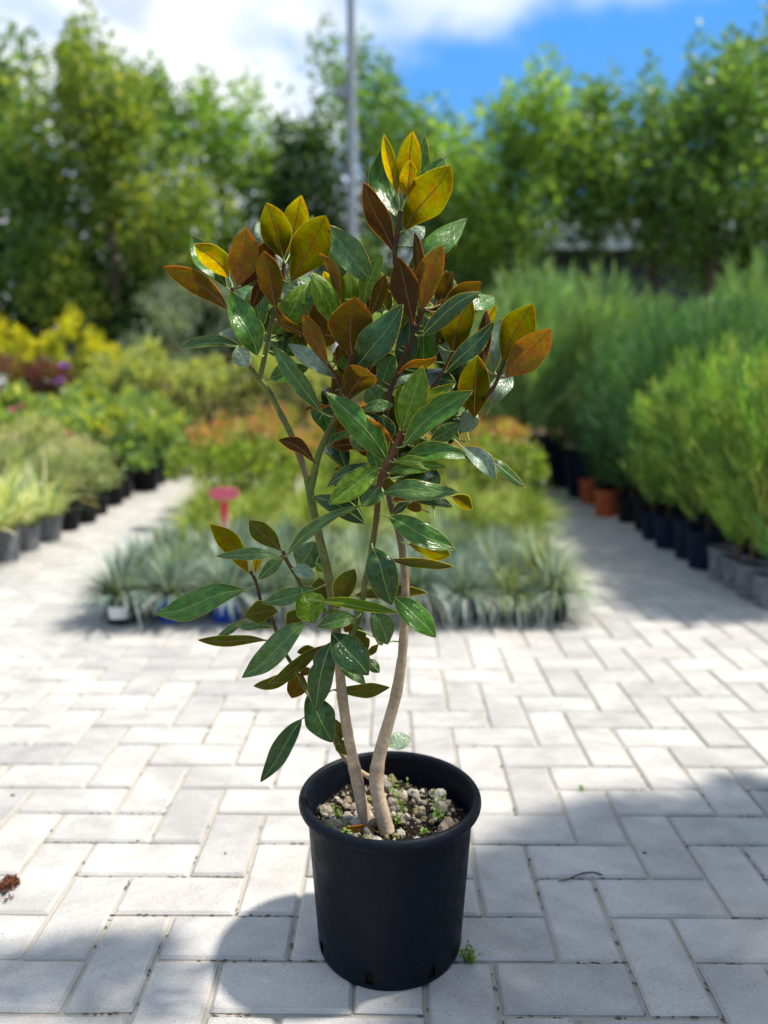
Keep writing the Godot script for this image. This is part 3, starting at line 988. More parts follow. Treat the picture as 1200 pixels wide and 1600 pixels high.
# ------------------------------------------------------------------ far background
func tree(called: String, label: String, px: float, topy: float, depth: float, w: float, n: int, cols: Array, low: float, sparse: float, v: int, leafsize := 0.12) -> void:
	rng.seed = 800 + v
	var top := at(px, topy, depth)
	var h := top.y
	var t := thing(called, label, "tree", Vector3(top.x, 0, -depth), "trees along the back")
	var wood := Mb.new()
	var bark := Color(0.12, 0.095, 0.07)
	var bend := Vector3(rng.randf_range(-0.2, 0.2), 0, rng.randf_range(-0.2, 0.2))
	var r0 := 0.045 + h * 0.012
	wood.tube([Vector3.ZERO, Vector3(0, h * 0.3, 0) + bend, Vector3(0, h * 0.65, 0) + bend * 0.5, Vector3(0, h * 0.96, 0)], [r0, r0 * 0.8, r0 * 0.45, 0.01], 8, [bark, bark, bark, bark])
	part("trunk", wood.mesh(), mats.bark, t)
	var hubs := []
	var limbs := 20
	for i in limbs:
		var f := low + (0.97 - low) * (i + rng.randf()) / limbs
		var a := rng.randf() * TAU
		var reach := w * 0.5 * (0.25 + 0.85 * sin(PI * pow(clampf((f - low) / (1.0 - low), 0.02, 0.98), 0.75))) * rng.randf_range(0.6, 1.15)
		var b := Vector3(0, f * h * 0.82, 0) + bend * 0.4
		var e := b + Vector3(cos(a) * reach, h * rng.randf_range(0.05, 0.17), sin(a) * reach)
		e.y = minf(e.y, h * 0.97)
		var mid := b.lerp(e, 0.5) + Vector3.UP * 0.04 * h
		var lm := Mb.new()
		lm.tube([b, mid, e], [r0 * 0.35 * (1.2 - f), r0 * 0.25 * (1.2 - f), 0.006], 5, [bark, bark, bark])
		part("limb", lm.mesh(), mats.bark, t)
		hubs.append([b.lerp(e, 0.55), w * 0.19, h * 0.06])
		hubs.append([e, w * 0.19, h * 0.06])
		hubs.append([e + Vector3(rng.randf_range(-0.3, 0.3), h * 0.05, rng.randf_range(-0.3, 0.3)), w * 0.10, h * 0.075])
	for i in 6:
		var a := rng.randf() * TAU
		var rr := rng.randf_range(0.0, 0.28) * w
		hubs.append([Vector3(cos(a) * rr, h * (1.0 - 0.05 - rng.randf() * 0.12 * (1.0 + rr)), sin(a) * rr), w * 0.055, h * 0.07])
	var mb := Mb.new()
	for i in n:
		var hb: Array = hubs[rng.randi() % hubs.size()]
		var o := rand_dir() * pow(rng.randf(), 0.45 + sparse)
		var p: Vector3 = hb[0] + Vector3(o.x * hb[1], o.y * hb[2], o.z * hb[1]) * 1.25
		var dir := (o + rand_dir() * 0.9 + Vector3.UP * 0.1).normalized()
		var nrm := rand_dir() * 0.8 + Vector3.UP * 0.5
		nrm = (nrm - dir * nrm.dot(dir)).normalized()
		var s := leafsize * rng.randf_range(0.6, 1.3)
		mb.leaf(p, dir, nrm, s, s * 0.55, vary(cols[rng.randi() % cols.size()], 0.3))
	stuff(part("crown", mb.mesh(), mats.leafy, t))

func far_background() -> void:
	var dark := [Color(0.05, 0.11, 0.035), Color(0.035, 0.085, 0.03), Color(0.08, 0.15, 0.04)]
	var mid := [Color(0.15, 0.29, 0.065), Color(0.09, 0.195, 0.05), Color(0.23, 0.37, 0.08)]
	var lime := [Color(0.31, 0.39, 0.055), Color(0.17, 0.28, 0.055), Color(0.44, 0.49, 0.06), Color(0.11, 0.21, 0.05)]
	var fresh := [Color(0.26, 0.45, 0.07), Color(0.17, 0.32, 0.06), Color(0.36, 0.53, 0.09)]
	tree("broad_tree", "broad dark green tree cut by the left edge of the photo", -8, 92, 12.0, 2.9, 14062, mid, 0.2, 0.0, 1)
	tree("weeping_tree", "tall yellow-green tree with drooping sprays, tallest on the left", 155, 42, 11.4, 2.2, 14843, lime, 0.2, 0.0, 2, 0.10)
	tree("broad_tree", "dark green tree just right of the tall yellow-green one", 245, 118, 13.2, 2.0, 10156, mid, 0.2, 0.0, 3)
	tree("slender_tree", "thin light green tree with sky showing between its leaves", 335, 125, 13.0, 1.9, 5937, fresh, 0.25, 0.2, 4)
	tree("broad_tree", "low dark green tree left of the grey mast", 445, 195, 13.0, 2.2, 9375, dark, 0.2, 0.1, 5)
	tree("slender_tree", "loose tree with bare-looking arms and a thin top behind the mast", 562, 62, 13.4, 2.7, 8125, mid, 0.25, 0.1, 6)
	tree("broad_tree", "dark green tree right of the mast, behind the magnolia top", 672, 165, 14.0, 2.5, 8800, mid, 0.2, 0.0, 7)
	tree("broad_tree", "sunlit yellow-green tree right of the magnolia top", 792, 138, 12.6, 2.1, 7600, fresh, 0.60, 0.0, 8)
	tree("slender_tree", "upright green tree with pointed shoots under the blue sky", 930, 120, 12.8, 1.7, 5800, mid, 0.60, 0.0, 9)
	tree("slender_tree", "second upright green tree with pointed shoots, nearer the right edge", 1030, 128, 13.2, 1.8, 5600, mid, 0.58, 0.0, 10)
	tree("broad_tree", "tall green tree at the right edge of the photo", 1140, 62, 12.2, 2.2, 8200, mid, 0.45, 0.0, 11)
	tree("broad_tree", "tallest dark tree cut by the right edge", 1250, 50, 12.4, 2.4, 10000, mid, 0.25, 0.0, 12)
	tree("broad_tree", "dark green tree just past the left edge of the photo", -260, 110, 12.4, 2.8, 6000, mid, 0.2, 0.0, 13)
	tree("broad_tree", "leafy green tree well past the left edge of the photo", -520, 130, 12.4, 2.8, 5000, mid, 0.2, 0.0, 14)
	tree("broad_tree", "leafy green tree past the right edge of the photo", 1480, 70, 12.4, 2.8, 5000, mid, 0.2, 0.0, 15)
	# shady undergrowth beneath the trees
	var ug := []
	for v in 3:
		var t := potted("undergrowth_shrub", "x", "shrub", "dark shrubs beneath the trees", 0.0, 0.0, "")
		part("stems", stems_mesh(120 + v, 6, 1.4, 2.2, 0.0, 0.03), mats.bark, t)
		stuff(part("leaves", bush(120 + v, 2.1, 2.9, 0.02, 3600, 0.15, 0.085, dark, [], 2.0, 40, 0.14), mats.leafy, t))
		ug.append(t)
	field(ug, seq(-9.9, 1.35, 8), [11.8], 0.2, "dark shrub beneath the trees, %s from the left edge in the %s row", 91, 4.0)
	var ug2 := []
	for v in 2:
		var t := potted("undergrowth_shrub", "x", "shrub", "dark shrubs beneath the trees", 0.0, 0.0, "")
		part("stems", stems_mesh(124 + v, 6, 1.4, 1.2, 0.0, 0.03), mats.bark, t)
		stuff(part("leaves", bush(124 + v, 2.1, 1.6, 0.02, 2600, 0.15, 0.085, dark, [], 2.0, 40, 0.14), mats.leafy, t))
		ug2.append(t)
	field(ug2, seq(0.6, 1.35, 6), [12.2], 0.2, "dark shrub behind the pine hedge, %s from the mast in the %s row", 92, 1.2)
	# grey-green shrub in front of them
	var wl := potted("grey_willow", "grey-green willow-like shrub behind the yellow shrubs, left of the magnolia", "shrub", "", 0.0, 0.0, "")
	part("stems", stems_mesh(130, 8, 1.4, 1.8, 0.0, 0.02), mats.bark, wl)
	stuff(part("leaves", bush(130, 2.0, 2.2, 0.1, 3200, 0.10, 0.022, [Color(0.22, 0.28, 0.20), Color(0.17, 0.23, 0.16), Color(0.27, 0.32, 0.24)], [], 2.0, 40, 0.13), mats.leafy, wl))
	wl.position = at(315, 600, 9.9) * Vector3(1, 0, 1)
	# mast
	var m := thing("mast", "slim grey mast rising out of the photo between the trees", "mast", at(552, 600, 11.0) * Vector3(1, 0, 1))
	var mb := Mb.new()
	mb.lathe([Vector2(0.066, 0.0), Vector2(0.060, 3.0), Vector2(0.052, 8.5), Vector2(0.001, 8.52)], 16)
	part("pole", mb.mesh(), mats.grey_paint, m)
	mb = Mb.new()
	mb.lathe([Vector2(0.13, 0.0), Vector2(0.13, 0.03), Vector2(0.076, 0.032)], 16)
	part("foot_plate", mb.mesh(), mats.grey_paint, m)
	mb = Mb.new()
	mb.box(Vector3(-0.20, 4.55, -0.03), Vector3(-0.06, 4.70, 0.03))
	part("bracket", mb.mesh(), mats.grey_paint, m)
	# pale shed glimpsed through the trees
	var s := thing("shed", "long white shed glimpsed through the trees above the right hedge", "shed", at(930, 600, 17.0) * Vector3(1, 0, 1))
	var x0 := -3.4
	mb = Mb.new()
	mb.box(Vector3(x0, 0, -3.0), Vector3(4.2, 3.75, 0))
	part("wall", mb.mesh(), mats.dark_paint, s)
	mb = Mb.new()
	mb.quad(Vector3(x0 - 0.3, 3.86, 0.35), Vector3(4.5, 3.86, 0.35), Vector3(4.5, 5.0, -3.3), Vector3(x0 - 0.3, 5.0, -3.3), Vector3(0, 0.95, 0.3).normalized())
	mb.quad(Vector3(x0 - 0.3, 3.92, 0.35), Vector3(4.5, 3.92, 0.35), Vector3(4.5, 5.06, -3.3), Vector3(x0 - 0.3, 5.06, -3.3), Vector3(0, 0.95, 0.3).normalized())
	part("roof", mb.mesh(), mats.grey_paint, s)
	for k in 3:
		mb = Mb.new()
		mb.box(Vector3(-2.6 + 2.3 * k, 0.9, 0.002), Vector3(-1.2 + 2.3 * k, 2.3, 0.02))
		part("window", mb.mesh(), mats.grey_paint, s)
	mb = Mb.new()
	mb.box(Vector3(x0 - 0.3, 3.56, 0.36), Vector3(4.5, 3.96, 0.40))
	part("fascia", mb.mesh(), mats.white_paint, s)


# ------------------------------------------------------------------ the magnolia
func rel(p: Vector3) -> Vector3:
	return p - POT_AT

# a smooth run through photo points [x, y, towards the camera in cm], wide r0 to r1 (pixels across)
func limb(called: String, pts: Array, w0: float, w1: float, c0: Color, c1: Color, host: Node3D, knots := true) -> void:
	var cv := Curve3D.new()
	var ctl := []
	for q in pts:
		ctl.append(rel(at(q[0], q[1], 1.081 - q[2] * 0.01)))
	for i in ctl.size():
		var t: Vector3 = (ctl[mini(i + 1, ctl.size() - 1)] - ctl[maxi(i - 1, 0)]) / 6.0
		cv.add_point(ctl[i], -t, t)
	cv.bake_interval = 0.006
	var ln := cv.get_baked_length()
	var n := int(ln / 0.007) + 2
	var p := []
	var r := []
	var c := []
	var mm := 1.0 / 1120.0
	for i in n:
		var t := float(i) / (n - 1)
		var q := cv.sample_baked(t * ln, true)
		p.append(q)
		twig_points.append(q)
		var ring := 0.0
		if knots:
			ring = 0.09 * pow(maxf(0.0, sin(t * ln * 95.0 + 3.0 * noise.get_noise_1d(t * ln * 40.0))), 8.0) + 0.05 * noise.get_noise_1d(t * ln * 70.0 + w0)
		r.append(lerpf(w0, w1, t) * 0.5 * mm * (1.0 + ring))
		var k := 1.0 + 0.25 * noise.get_noise_1d(t * ln * 60.0 + 17.0) - ring * 1.2
		var col := c0.lerp(c1, ss(0.1, 0.95, t))
		c.append(Color(col.r * k, col.g * k, col.b * k))
	var mb := Mb.new()
	mb.tube(p, r, 12, c)
	part(called, mb.mesh(), mats.bark, host)

var mag: Node3D

func lf(bx: float, by: float, tx: float, ty: float, w: float, tone: String, zb: float, zt: float, roll := 12.0, bend := 0.06, fold := 0.22, other := "") -> void:
	var a := rel(at(bx, by, 1.081 - zb * 0.01))
	var b := rel(at(tx, ty, 1.081 - zt * 0.01))
	var under := tone[0] == "u"
	var kind := tone[1]
	var top_kind := kind
	var under_kind := "b"
	if under:
		under_kind = kind
		top_kind = other if other else "T"
	elif other:
		under_kind = other
	elif kind in ["L", "Y", "S", "D"]:
		under_kind = "v"
	var ax := b - a
	var ln := ax.length()
	var u := ax / ln
	var view := (rel(EYE) - (a + b) * 0.5).normalized()
	var nr := (view - u * view.dot(u)).normalized()
	if under:
		nr = -nr
	var lean := maxf(absf(roll), 24.0)
	if nr.rotated(u, 0.1).y < nr.rotated(u, -0.1).y:
		lean = -lean
	roll = lean * (1.0 - 0.6 * absf(u.y) if absf(roll) < 24.0 else 1.0)
	nr = nr.rotated(u, deg_to_rad(roll))
	var s := u.cross(nr)
	var wide := w / 1120.0 / maxf(0.35, cos(deg_to_rad(roll)))
	var r := RandomNumberGenerator.new()
	r.seed = int(bx * 7 + by * 13 + tx * 3)
	bend *= r.randf_range(0.4, 2.4)
	fold *= r.randf_range(0.5, 2.0)
	var wav := r.randf_range(0.04, 0.20)
	var hook := r.randf_range(-0.10, 0.26)
	var cup := r.randf_range(-0.35, 0.4)
	var ph := r.randf() * TAU
	var twist := r.randf_range(-0.5, 0.5)
	var fat := r.randf_range(1.0, 1.3) if under else r.randf_range(0.88, 1.12)
	var lop := r.randf_range(-0.06, 0.06)
	var rows := 21
	var cols := 9
	var bite := r.randf_range(0.25, 0.85)
	var bite_side := (1.0 if r.randf() < 0.5 else -1.0) if r.randf() < 0.22 else 0.0
	var tp := PackedVector3Array()
	var up := PackedVector3Array()
	var edge := [[], []]
	var rib := []
	for i in rows:
		var t := float(i) / (rows - 1)
		var half := pow(maxf(0.0, sin(PI * pow(t, fat))), 0.8) * (1.0 - 0.10 * ss(0.75, 1.0, t)) * wide * 0.5 * (1.0 + 0.035 * sin(t * 13.0 + ph * 2.0))
		half = maxf(half, 0.0007 * (1.0 - t))
		var n2 := nr.rotated(u, twist * (t - 0.4))
		var s2 := u.cross(n2)
		var centre := a + ax * t + nr * (bend * ln * 4.0 * t * (1.0 - t) + hook * ln * sin(TAU * t) * 0.35) + s * sin(PI * t) * ln * lop
		rib.append([centre, n2, s2])
		for j in cols:
			var q := -1.0 + 2.0 * j / (cols - 1)
			var lift := fold * absf(q) * half * (1.0 - 0.35 * absf(q)) - cup * q * q * half + wav * half * absf(q) * q * q * sin(t * 9.0 + ph + (2.0 if q > 0 else 0.0))
			var reach := half * (1.0 - 0.22 * exp(-pow((t - bite) / 0.05, 2.0))) if q * bite_side > 0.0 else half
			var p: Vector3 = centre + s2 * q * reach + n2 * lift
			var th := 0.00028 * (1.0 - q * q * 0.5)
			tp.append(p + n2 * th)
			up.append(p - n2 * th)
			if j == 0 or j == cols - 1:
				edge[0 if j == 0 else 1].append([p + n2 * th, p + s2 * signf(q) * 0.00045, p - n2 * th, n2, s2 * signf(q)])
	var m := ArrayMesh.new()
	var mb := Mb.new()
	# u x n = s, so going along u then along s turns towards -n
	mb.grid(tp, rows, cols, -1.0 if ax.cross(s).dot(nr) < 0 else 1.0)
	mb.mesh(m)
	mb = Mb.new()
	mb.grid(up, rows, cols, 1.0 if ax.cross(s).dot(nr) < 0 else -1.0)
	mb.mesh(m)
	mb = Mb.new()
	for e in edge:
		for i in rows - 1:
			var p0: Array = e[i]
			var p1: Array = e[i + 1]
			mb.quad(p0[0], p1[0], p1[1], p0[1], (p0[3] + p0[4]).normalized())
			mb.quad(p0[1], p1[1], p1[2], p0[2], (p0[4] - p0[3]).normalized())
	mb.mesh(m)
	# midribs on both faces, then the stalk back to the nearest twig
	var ribs := [Mb.new(), Mb.new()]
	for side in 2:
		var g := 1.0 if side == 0 else -1.0
		for i in rows - 2:
			var t0 := float(i) / (rows - 1)
			var wr0 := lerpf(0.00075, 0.0003, t0)
			var wr1 := lerpf(0.00075, 0.0003, t0 + 1.0 / (rows - 1))
			var q0: Array = rib[i]
			var q1: Array = rib[i + 1]
			var h0: Vector3 = q0[0] + q0[1] * g * 0.0008
			var h1: Vector3 = q1[0] + q1[1] * g * 0.0008
			for k in [-1.0, 1.0]:
				ribs[side].quad(h0, h1, q1[0] + q1[2] * k * wr1 + q1[1] * g * 0.0003, q0[0] + q0[2] * k * wr0 + q0[1] * g * 0.0003, (q0[1] * g + q0[2] * k * 0.5).normalized())
	var near := a - u * 0.015
	var best := 0.05
	for q in twig_points:
		var dd := a.distance_to(q) + (0.02 if (a - q).dot(u) < 0.0 else 0.0)
		if dd < best:
			best = dd
			near = q
	var sub := ax * 0.02
	ribs[0].tube([near, near.lerp(a, 0.5) - u * minf(best, 0.02) * 0.15, a, a + sub], [0.0012, 0.0011, 0.0010, 0.0006], 6, [Color.WHITE, Color.WHITE, Color.WHITE, Color.WHITE])
	ribs[0].mesh(m)
	ribs[1].mesh(m)
	var o := MeshInstance3D.new()
	o.name = "leaf"
	o.mesh = m
	o.set_surface_override_material(0, mats["top_" + top_kind])
	o.set_surface_override_material(1, mats["under_" + under_kind])
	o.set_surface_override_material(2, mats.margin_brown if under_kind in ["k", "r", "b"] and under else mats.margin)
	o.set_surface_override_material(3, mats.midrib_brown if kind in ["k", "r", "b"] else mats.midrib_pale)
	o.set_surface_override_material(4, mats.midrib_brown)
	mag.add_child(o, true)

func pot_wall(mb: Mb) -> void:
	var seg := 120
	var holes := [-66.0, -16.0, 34.0, 84.0, 134.0, 184.0, 234.0]
	var rings := [Vector2(0.1065, 0.0), Vector2(0.1085, 0.004), Vector2(0.1095, 0.010), Vector2(0.1105, 0.030), Vector2(0.1125, 0.060), Vector2(0.1185, 0.15), Vector2(0.1225, 0.218), Vector2(0.1228, 0.226)]
	for i in rings.size() - 1:
		var a: Vector2 = rings[i]
		var b: Vector2 = rings[i + 1]
		var ny := -(b.x - a.x) / (b.y - a.y) if b.y > a.y else 0.0
		for k in seg:
			var deg := (k + 0.5) * 360.0 / seg
			var open := false
			if i == 2:
				for hdeg in holes:
					if absf(wrapf(deg - hdeg, -180.0, 180.0)) < 3.1:
						open = true
			if open:
				continue
			var p := []
			for c in [[k, a], [k + 1, a], [k + 1, b], [k, b]]:
				var an: float = TAU * c[0] / seg
				var d := Vector3(sin(an), 0, cos(an))
				p.append(mb.vert(d * c[1].x + Vector3.UP * c[1].y, (d + Vector3.UP * ny).normalized(), Color.WHITE, Vector2(3.0 * c[0] / seg, c[1].y * 4.0)))
			mb.face(p[0], p[1], p[2]); mb.face(p[0], p[2], p[3])

func magnolia() -> void:
	mag = thing("potted_magnolia", "magnolia with bronze-backed leaves and two pale stems in a black nursery pot", "potted tree", POT_AT)
	var mb := Mb.new()
	pot_wall(mb)
	mb.lathe([Vector2(0.1065, 0.0), Vector2(0.001, 0.003)], 60, Color.WHITE, -1.0)
	part("pot", mb.mesh(), mats.black_plastic, mag)
	# rolled rim and inner wall
	mb = Mb.new()
	var prof := []
	for k in 15:
		var a := deg_to_rad(-110.0 + 240.0 * k / 14.0)
		prof.append(Vector2(0.1285 + 0.0072 * cos(a), 0.2345 + 0.0098 * sin(a)))
	prof.push_front(Vector2(0.1228, 0.2255))
	prof.append(Vector2(0.1215, 0.236))
	prof.append(Vector2(0.1195, 0.215))
	prof.append(Vector2(0.1150, 0.150))
	mb.lathe(prof, 96)
	part("rim", mb.mesh(), mats.black_plastic, mag)
	mb = Mb.new()
	mb.lathe([Vector2(0.1045, 0.006), Vector2(0.108, 0.05)], 60)
	part("root_ball", mb.mesh(), mats.soil, mag)
	# soil
	var sp := PackedVector3Array()
	for i in 16:
		for j in 49:
			var a := TAU * j / 48.0
			var rr := 0.1165 * (1.0 - i / 15.0)
			var x := sin(a) * rr
			var z := cos(a) * rr
			sp.append(Vector3(x, 0.197 + 0.010 * noise.get_noise_2d(x * 22.0, z * 22.0) + 0.006 * noise.get_noise_2d(x * 90.0, z * 90.0), z))
	mb = Mb.new()
	mb.grid(sp, 16, 49, 1.0)
	for i in mb.n.size():
		if mb.n[i].y < 0.0:
			mb.n[i] = -mb.n[i]
	var fixed := Mb.new()
	for i in range(0, mb.ix.size(), 3):
		var q := []
		for k in 3:
			var id := mb.ix[i + k]
			q.append(fixed.vert(mb.v[id], mb.n[id]))
		fixed.face(q[0], q[1], q[2])
	part("soil", fixed.mesh(), mats.soil, mag)
	stones()
	# stems and twigs
	var bark0 := Color(0.62, 0.47, 0.32)
	var bark1 := Color(0.50, 0.38, 0.24)
	var green := Color(0.16, 0.20, 0.05)
	var brown := Color(0.10, 0.052, 0.026)
	limb("stem", [[572, 1292, 1.6], [562, 1240, 1.7], [547, 1165, 1.8], [535, 1090, 2.0], [528, 1010, 2.0]], 21, 15, bark0, bark1, mag)
	limb("stem", [[528, 1012, 2.0], [520, 940, 2.0], [511, 890, 1.8], [500, 845, 1.5], [488, 790, 1.0], [480, 745, 0.8]], 15, 12, Color(0.26, 0.24, 0.09), green, mag)
	limb("stem", [[480, 747, 0.8], [470, 718, 0.6], [455, 680, 0.5], [438, 645, 0.5], [420, 612, 0.8], [404, 590, 1.0]], 11, 8, Color(0.20, 0.16, 0.08), green, mag)
	limb("branch", [[404, 592, 1.0], [390, 572, 1.2], [378, 540, 1.4], [368, 500, 1.5], [363, 450, 1.8]], 8, 6, green, brown, mag)
	limb("branch", [[406, 592, 1.0], [413, 560, 1.2], [421, 520, 1.6], [430, 478, 2.0], [440, 440, 2.0], [444, 412, 2.0]], 8, 6, green, brown, mag)
	limb("branch", [[485, 768, 1.0], [490, 745, 1.2], [498, 710, 1.6], [511, 680, 2.0], [524, 652, 2.4], [534, 615, 3.0], [544, 580, 4.0], [549, 555, 5.4]], 11, 7, green, brown, mag)
	limb("branch", [[534, 615, 3.0], [528, 592, 3.4], [512, 570, 4.0]], 6, 4, brown, brown, mag)
	limb("branch", [[544, 582, 4.0], [552, 540, 3.0], [556, 500, 1.5], [556, 470, 0.6]], 6, 4, brown, brown, mag)
	limb("stem", [[605, 1300, 3.6], [596, 1265, 3.2], [588, 1225, 2.8], [592, 1185, 2.4], [604, 1140, 2.0], [619, 1085, 1.6], [628, 1030, 1.4]], 25, 16, bark0, bark1, mag)
	limb("stem", [[628, 1032, 1.4], [632, 970, 1.2], [633, 905, 1.0], [627, 850, 0.8], [618, 812, 0.6], [609, 780, 0.5], [604, 742, 0.5]], 15, 10, bark1, Color(0.13, 0.115, 0.055), mag)
	limb("stem", [[604, 744, 0.5], [600, 690, 0.5], [607, 622, 0.8], [622, 582, 1.0], [631, 556, 1.2], [645, 530, 1.4], [655, 500, 1.8], [661, 482, 2.0]], 9, 7, Color(0.09, 0.075, 0.035), brown, mag)
	limb("branch", [[650, 517, 1.4], [638, 485, 0.4], [625, 445, 0.2], [617, 405, 0.6], [620, 370, 0.4], [625, 330, 0.2]], 8, 7, brown, brown, mag)
	limb("branch", [[602, 710, 0.6], [625, 690, 1.0], [652, 640, 1.4], [678, 602, 2.0], [694, 578, 2.4], [708, 550, 2.4]], 7, 5, brown, brown, mag)
	limb("branch", [[680, 600, 1.8], [715, 630, 2.0], [745, 632, 2.0], [766, 612, 2.2], [776, 596, 2.6], [788, 564, 3.0]], 5, 6, brown, brown, mag)
	limb("branch", [[529, 1012, 2.2], [548, 995, 3.0], [562, 962, 3.6], [570, 912, 4.4], [580, 862, 5.0], [588, 812, 5.6], [591, 775, 6.0], [594, 750, 6.2], [604, 728, 6.4], [616, 702, 6.3], [627, 674, 6.0]], 9, 9, green, Color(0.17, 0.07, 0.035), mag)
	limb("branch", [[584, 1218, 2.2], [565, 1207, 0.6], [547, 1194, 0.1], [530, 1172, 0.8], [519, 1147, 1.8]], 9, 7, bark1, Color(0.23, 0.17, 0.09), mag)
	limb("branch", [[519, 1149, 1.8], [500, 1115, 2.8], [481, 1083, 3.4], [461, 1046, 3.0], [442, 1014, 2.8], [430, 982, 2.6], [420, 957, 2.5], [408, 940, 2.3], [399, 907, 2.0], [391, 893, 1.6]], 7, 5, green, brown, mag)
	limb("branch", [[521, 962, 2.2], [500, 948, 3.0], [478, 930, 3.6], [469, 912, 3.8], [459, 893, 3.8], [450, 880, 3.6], [442, 862, 3.2]], 7, 6, green, brown, mag)
	leaves_crown()
	leaves_low()
	leaves_inside()
	# a shed brown leaf against the front of the soil
	lf(590, 1300, 540, 1293, 15, "ur", 4.6, 4.8, 25, 0.12, 0.3)

func leaves_crown() -> void:
	# top cluster
	lf(622, 340, 599, 228, 42, "tG", -2, -3.5, -25, -0.08)
	lf(622, 306, 600, 210, 19, "uy", 0.5, 0.8, 20)
	lf(632, 314, 645, 205, 36, "uy", 0.2, 0, -10)
	lf(648, 292, 664, 214, 24, "tL", -2.5, -4, 30, -0.06)
	lf(636, 308, 641, 250, 25, "uy", 1.0, 1.6, 8)
	lf(640, 322, 697, 245, 26, "tG", -2, -4, 20)
	lf(632, 360, 704, 259, 58, "uo", 0.6, 3.0, 10, 0.05)
	lf(617, 396, 568, 285, 33, "uk", 1.0, 2.2, -18)
	lf(628, 384, 664, 355, 26, "tP", -2, -4, 10)
	lf(634, 434, 729, 341, 38, "tG", -0.5, -3.5, 15, 0.1)
	lf(692, 404, 709, 361, 22, "tL", -2.2, -3, 30)
	lf(651, 456, 648, 363, 17, "uk", 2.2, 2.8, 40, 0.04, 0.3, "Y")
	lf(660, 484, 692, 383, 38, "ur", 2.4, 3.4, 14, 0.05)
	lf(646, 506, 621, 402, 40, "uk", 3.0, 3.8, -14, 0.07)
	lf(688, 476, 707, 424, 30, "ub", -1.5, -2.4, 0)
	lf(690, 488, 752, 441, 34, "ub", -0.6, -1.4, 14)
	lf(660, 524, 751, 456, 27, "tD", 3.8, 5.4, 25, 0.05)
	lf(708, 550, 737, 466, 46, "uo", 2.0, 2.0, 6)
	lf(696, 582, 772, 503, 26, "tD", 3.0, 4.4, 18, 0.05)
	lf(756, 574, 760, 484, 22, "uk", 0.4, 0, 15)
	lf(773, 580, 783, 496, 24, "tP", -1.8, -3, 20)
	lf(757, 512, 775, 477, 14, "uy", -2.5, -3.2, 10)
	lf(786, 566, 833, 475, 48, "uo", 3.0, 3.4, 8)
	lf(790, 590, 861, 514, 48, "ur", 3.6, 4.6, -6, 0.08)
	lf(741, 653, 747, 556, 48, "uo", 3.6, 3.0, 8)
	lf(768, 634, 800, 580, 32, "tP", -2.6, -4, 0)
	lf(742, 640, 722, 676, 30, "tP", -1.6, -1, 10)
	# left clusters
	lf(356, 484, 256, 417, 32, "ub", 2.2, 1.4, 18, 0.05)
	lf(354, 449, 299, 368, 36, "tG", -1, -2.4, -14)
	lf(358, 434, 304, 381, 35, "uy", 1.2, 2.0, -6)
	lf(371, 446, 385, 356, 43, "ur", 2.8, 3.4, 6, 0.05)
	lf(377, 448, 430, 372, 36, "uk", 1.0, 0.4, 20)
	lf(391, 484, 413, 432, 19, "uk", 0, 0.2, 12)
	lf(397, 424, 412, 378, 18, "uy", -2, -2.8, 10)
	lf(402, 555, 359, 454, 42, "tG", 3.0, 4.6, -10, 0.06)
	lf(443, 405, 417, 317, 44, "uo", 2.2, 2.4, -8, 0.05)
	lf(453, 396, 471, 305, 40, "uy", 0.2, -0.4, 0)
	lf(454, 440, 509, 337, 56, "uo", 2.6, 3.4, 4, 0.05, 0.2, "T")
	lf(430, 480, 412, 392, 36, "ub", 3.6, 4.4, -10, 0.07)
	lf(412, 392, 403, 345, 16, "tP", -2, -3, 10)
	lf(476, 372, 489, 336, 14, "tL", -2, -3, 10)
	lf(447, 437, 430, 398, 20, "tP", -0.8, -1.4, 10)
	lf(378, 542, 279, 546, 17, "tS", 2.0, 4.4, -35, 0.05, 0.35)
	lf(385, 545, 342, 521, 20, "tP", 0, -0.6, 20, 0.12)
	lf(370, 542, 388, 574, 26, "tP", 2.6, 3.6, 15)
	lf(502, 644, 426, 538, 27, "tS", 2.8, 4.4, -20, 0.05, 0.4)
	lf(422, 592, 484, 573, 26, "tG", -0.4, 0.4, 20, 0.1)
	lf(527, 591, 450, 537, 26, "tP", 1.6, 2.8, -14, 0.08)
	lf(512, 572, 473, 490, 25, "ur", 3.6, 4.6, 20, 0.05)
	lf(484, 528, 431, 478, 16, "ub", 2.6, 3.4, 40, -0.08)
	lf(430, 524, 479, 443, 42, "tL", -1.6, -3.0, 10)
	lf(490, 502, 487, 436, 26, "tG", -0.8, -1.6, 0)
	lf(527, 514, 487, 425, 36, "tL", 2.4, 4.0, 14, 0.04, 0.35)
	lf(509, 524, 489, 476, 28, "ub", 1.8, 2.4, 10)
	lf(531, 479, 499, 395, 15, "ur", 2.2, 3.4, 42, 0.05)
	lf(534, 478, 516, 410, 22, "tY", 0.6, 1.4, 15)
	lf(548, 476, 547, 423, 34, "tY", -0.4, -1.0, 5, 0.06)
	lf(516, 458, 506, 424, 16, "uy", -0.6, -1, 5)
	lf(567, 478, 597, 398, 28, "tL", 0.8, 1.8, 15)
	lf(578, 494, 602, 429, 22, "ub", 2.2, 3.2, 18, 0.1)
	lf(551, 559, 555, 464, 64, "ub", 5.4, 6.4, 3, 0.05, 0.3)
	lf(555, 577, 630, 475, 46, "tD", 3.4, 5.0, 10, 0.06, 0.35)
	lf(579, 442, 516, 352, 42, "tS", 1.2, 2.6, -12, 0.05)
	lf(608, 488, 595, 448, 18, "uv", -0.6, -1, 10)
	lf(525, 568, 535, 534, 14, "ub", 2.5, 2.8, 20)
	# heart of the crown
	lf(626, 580, 640, 500, 34, "tD", -1.0, -1.6, 12)
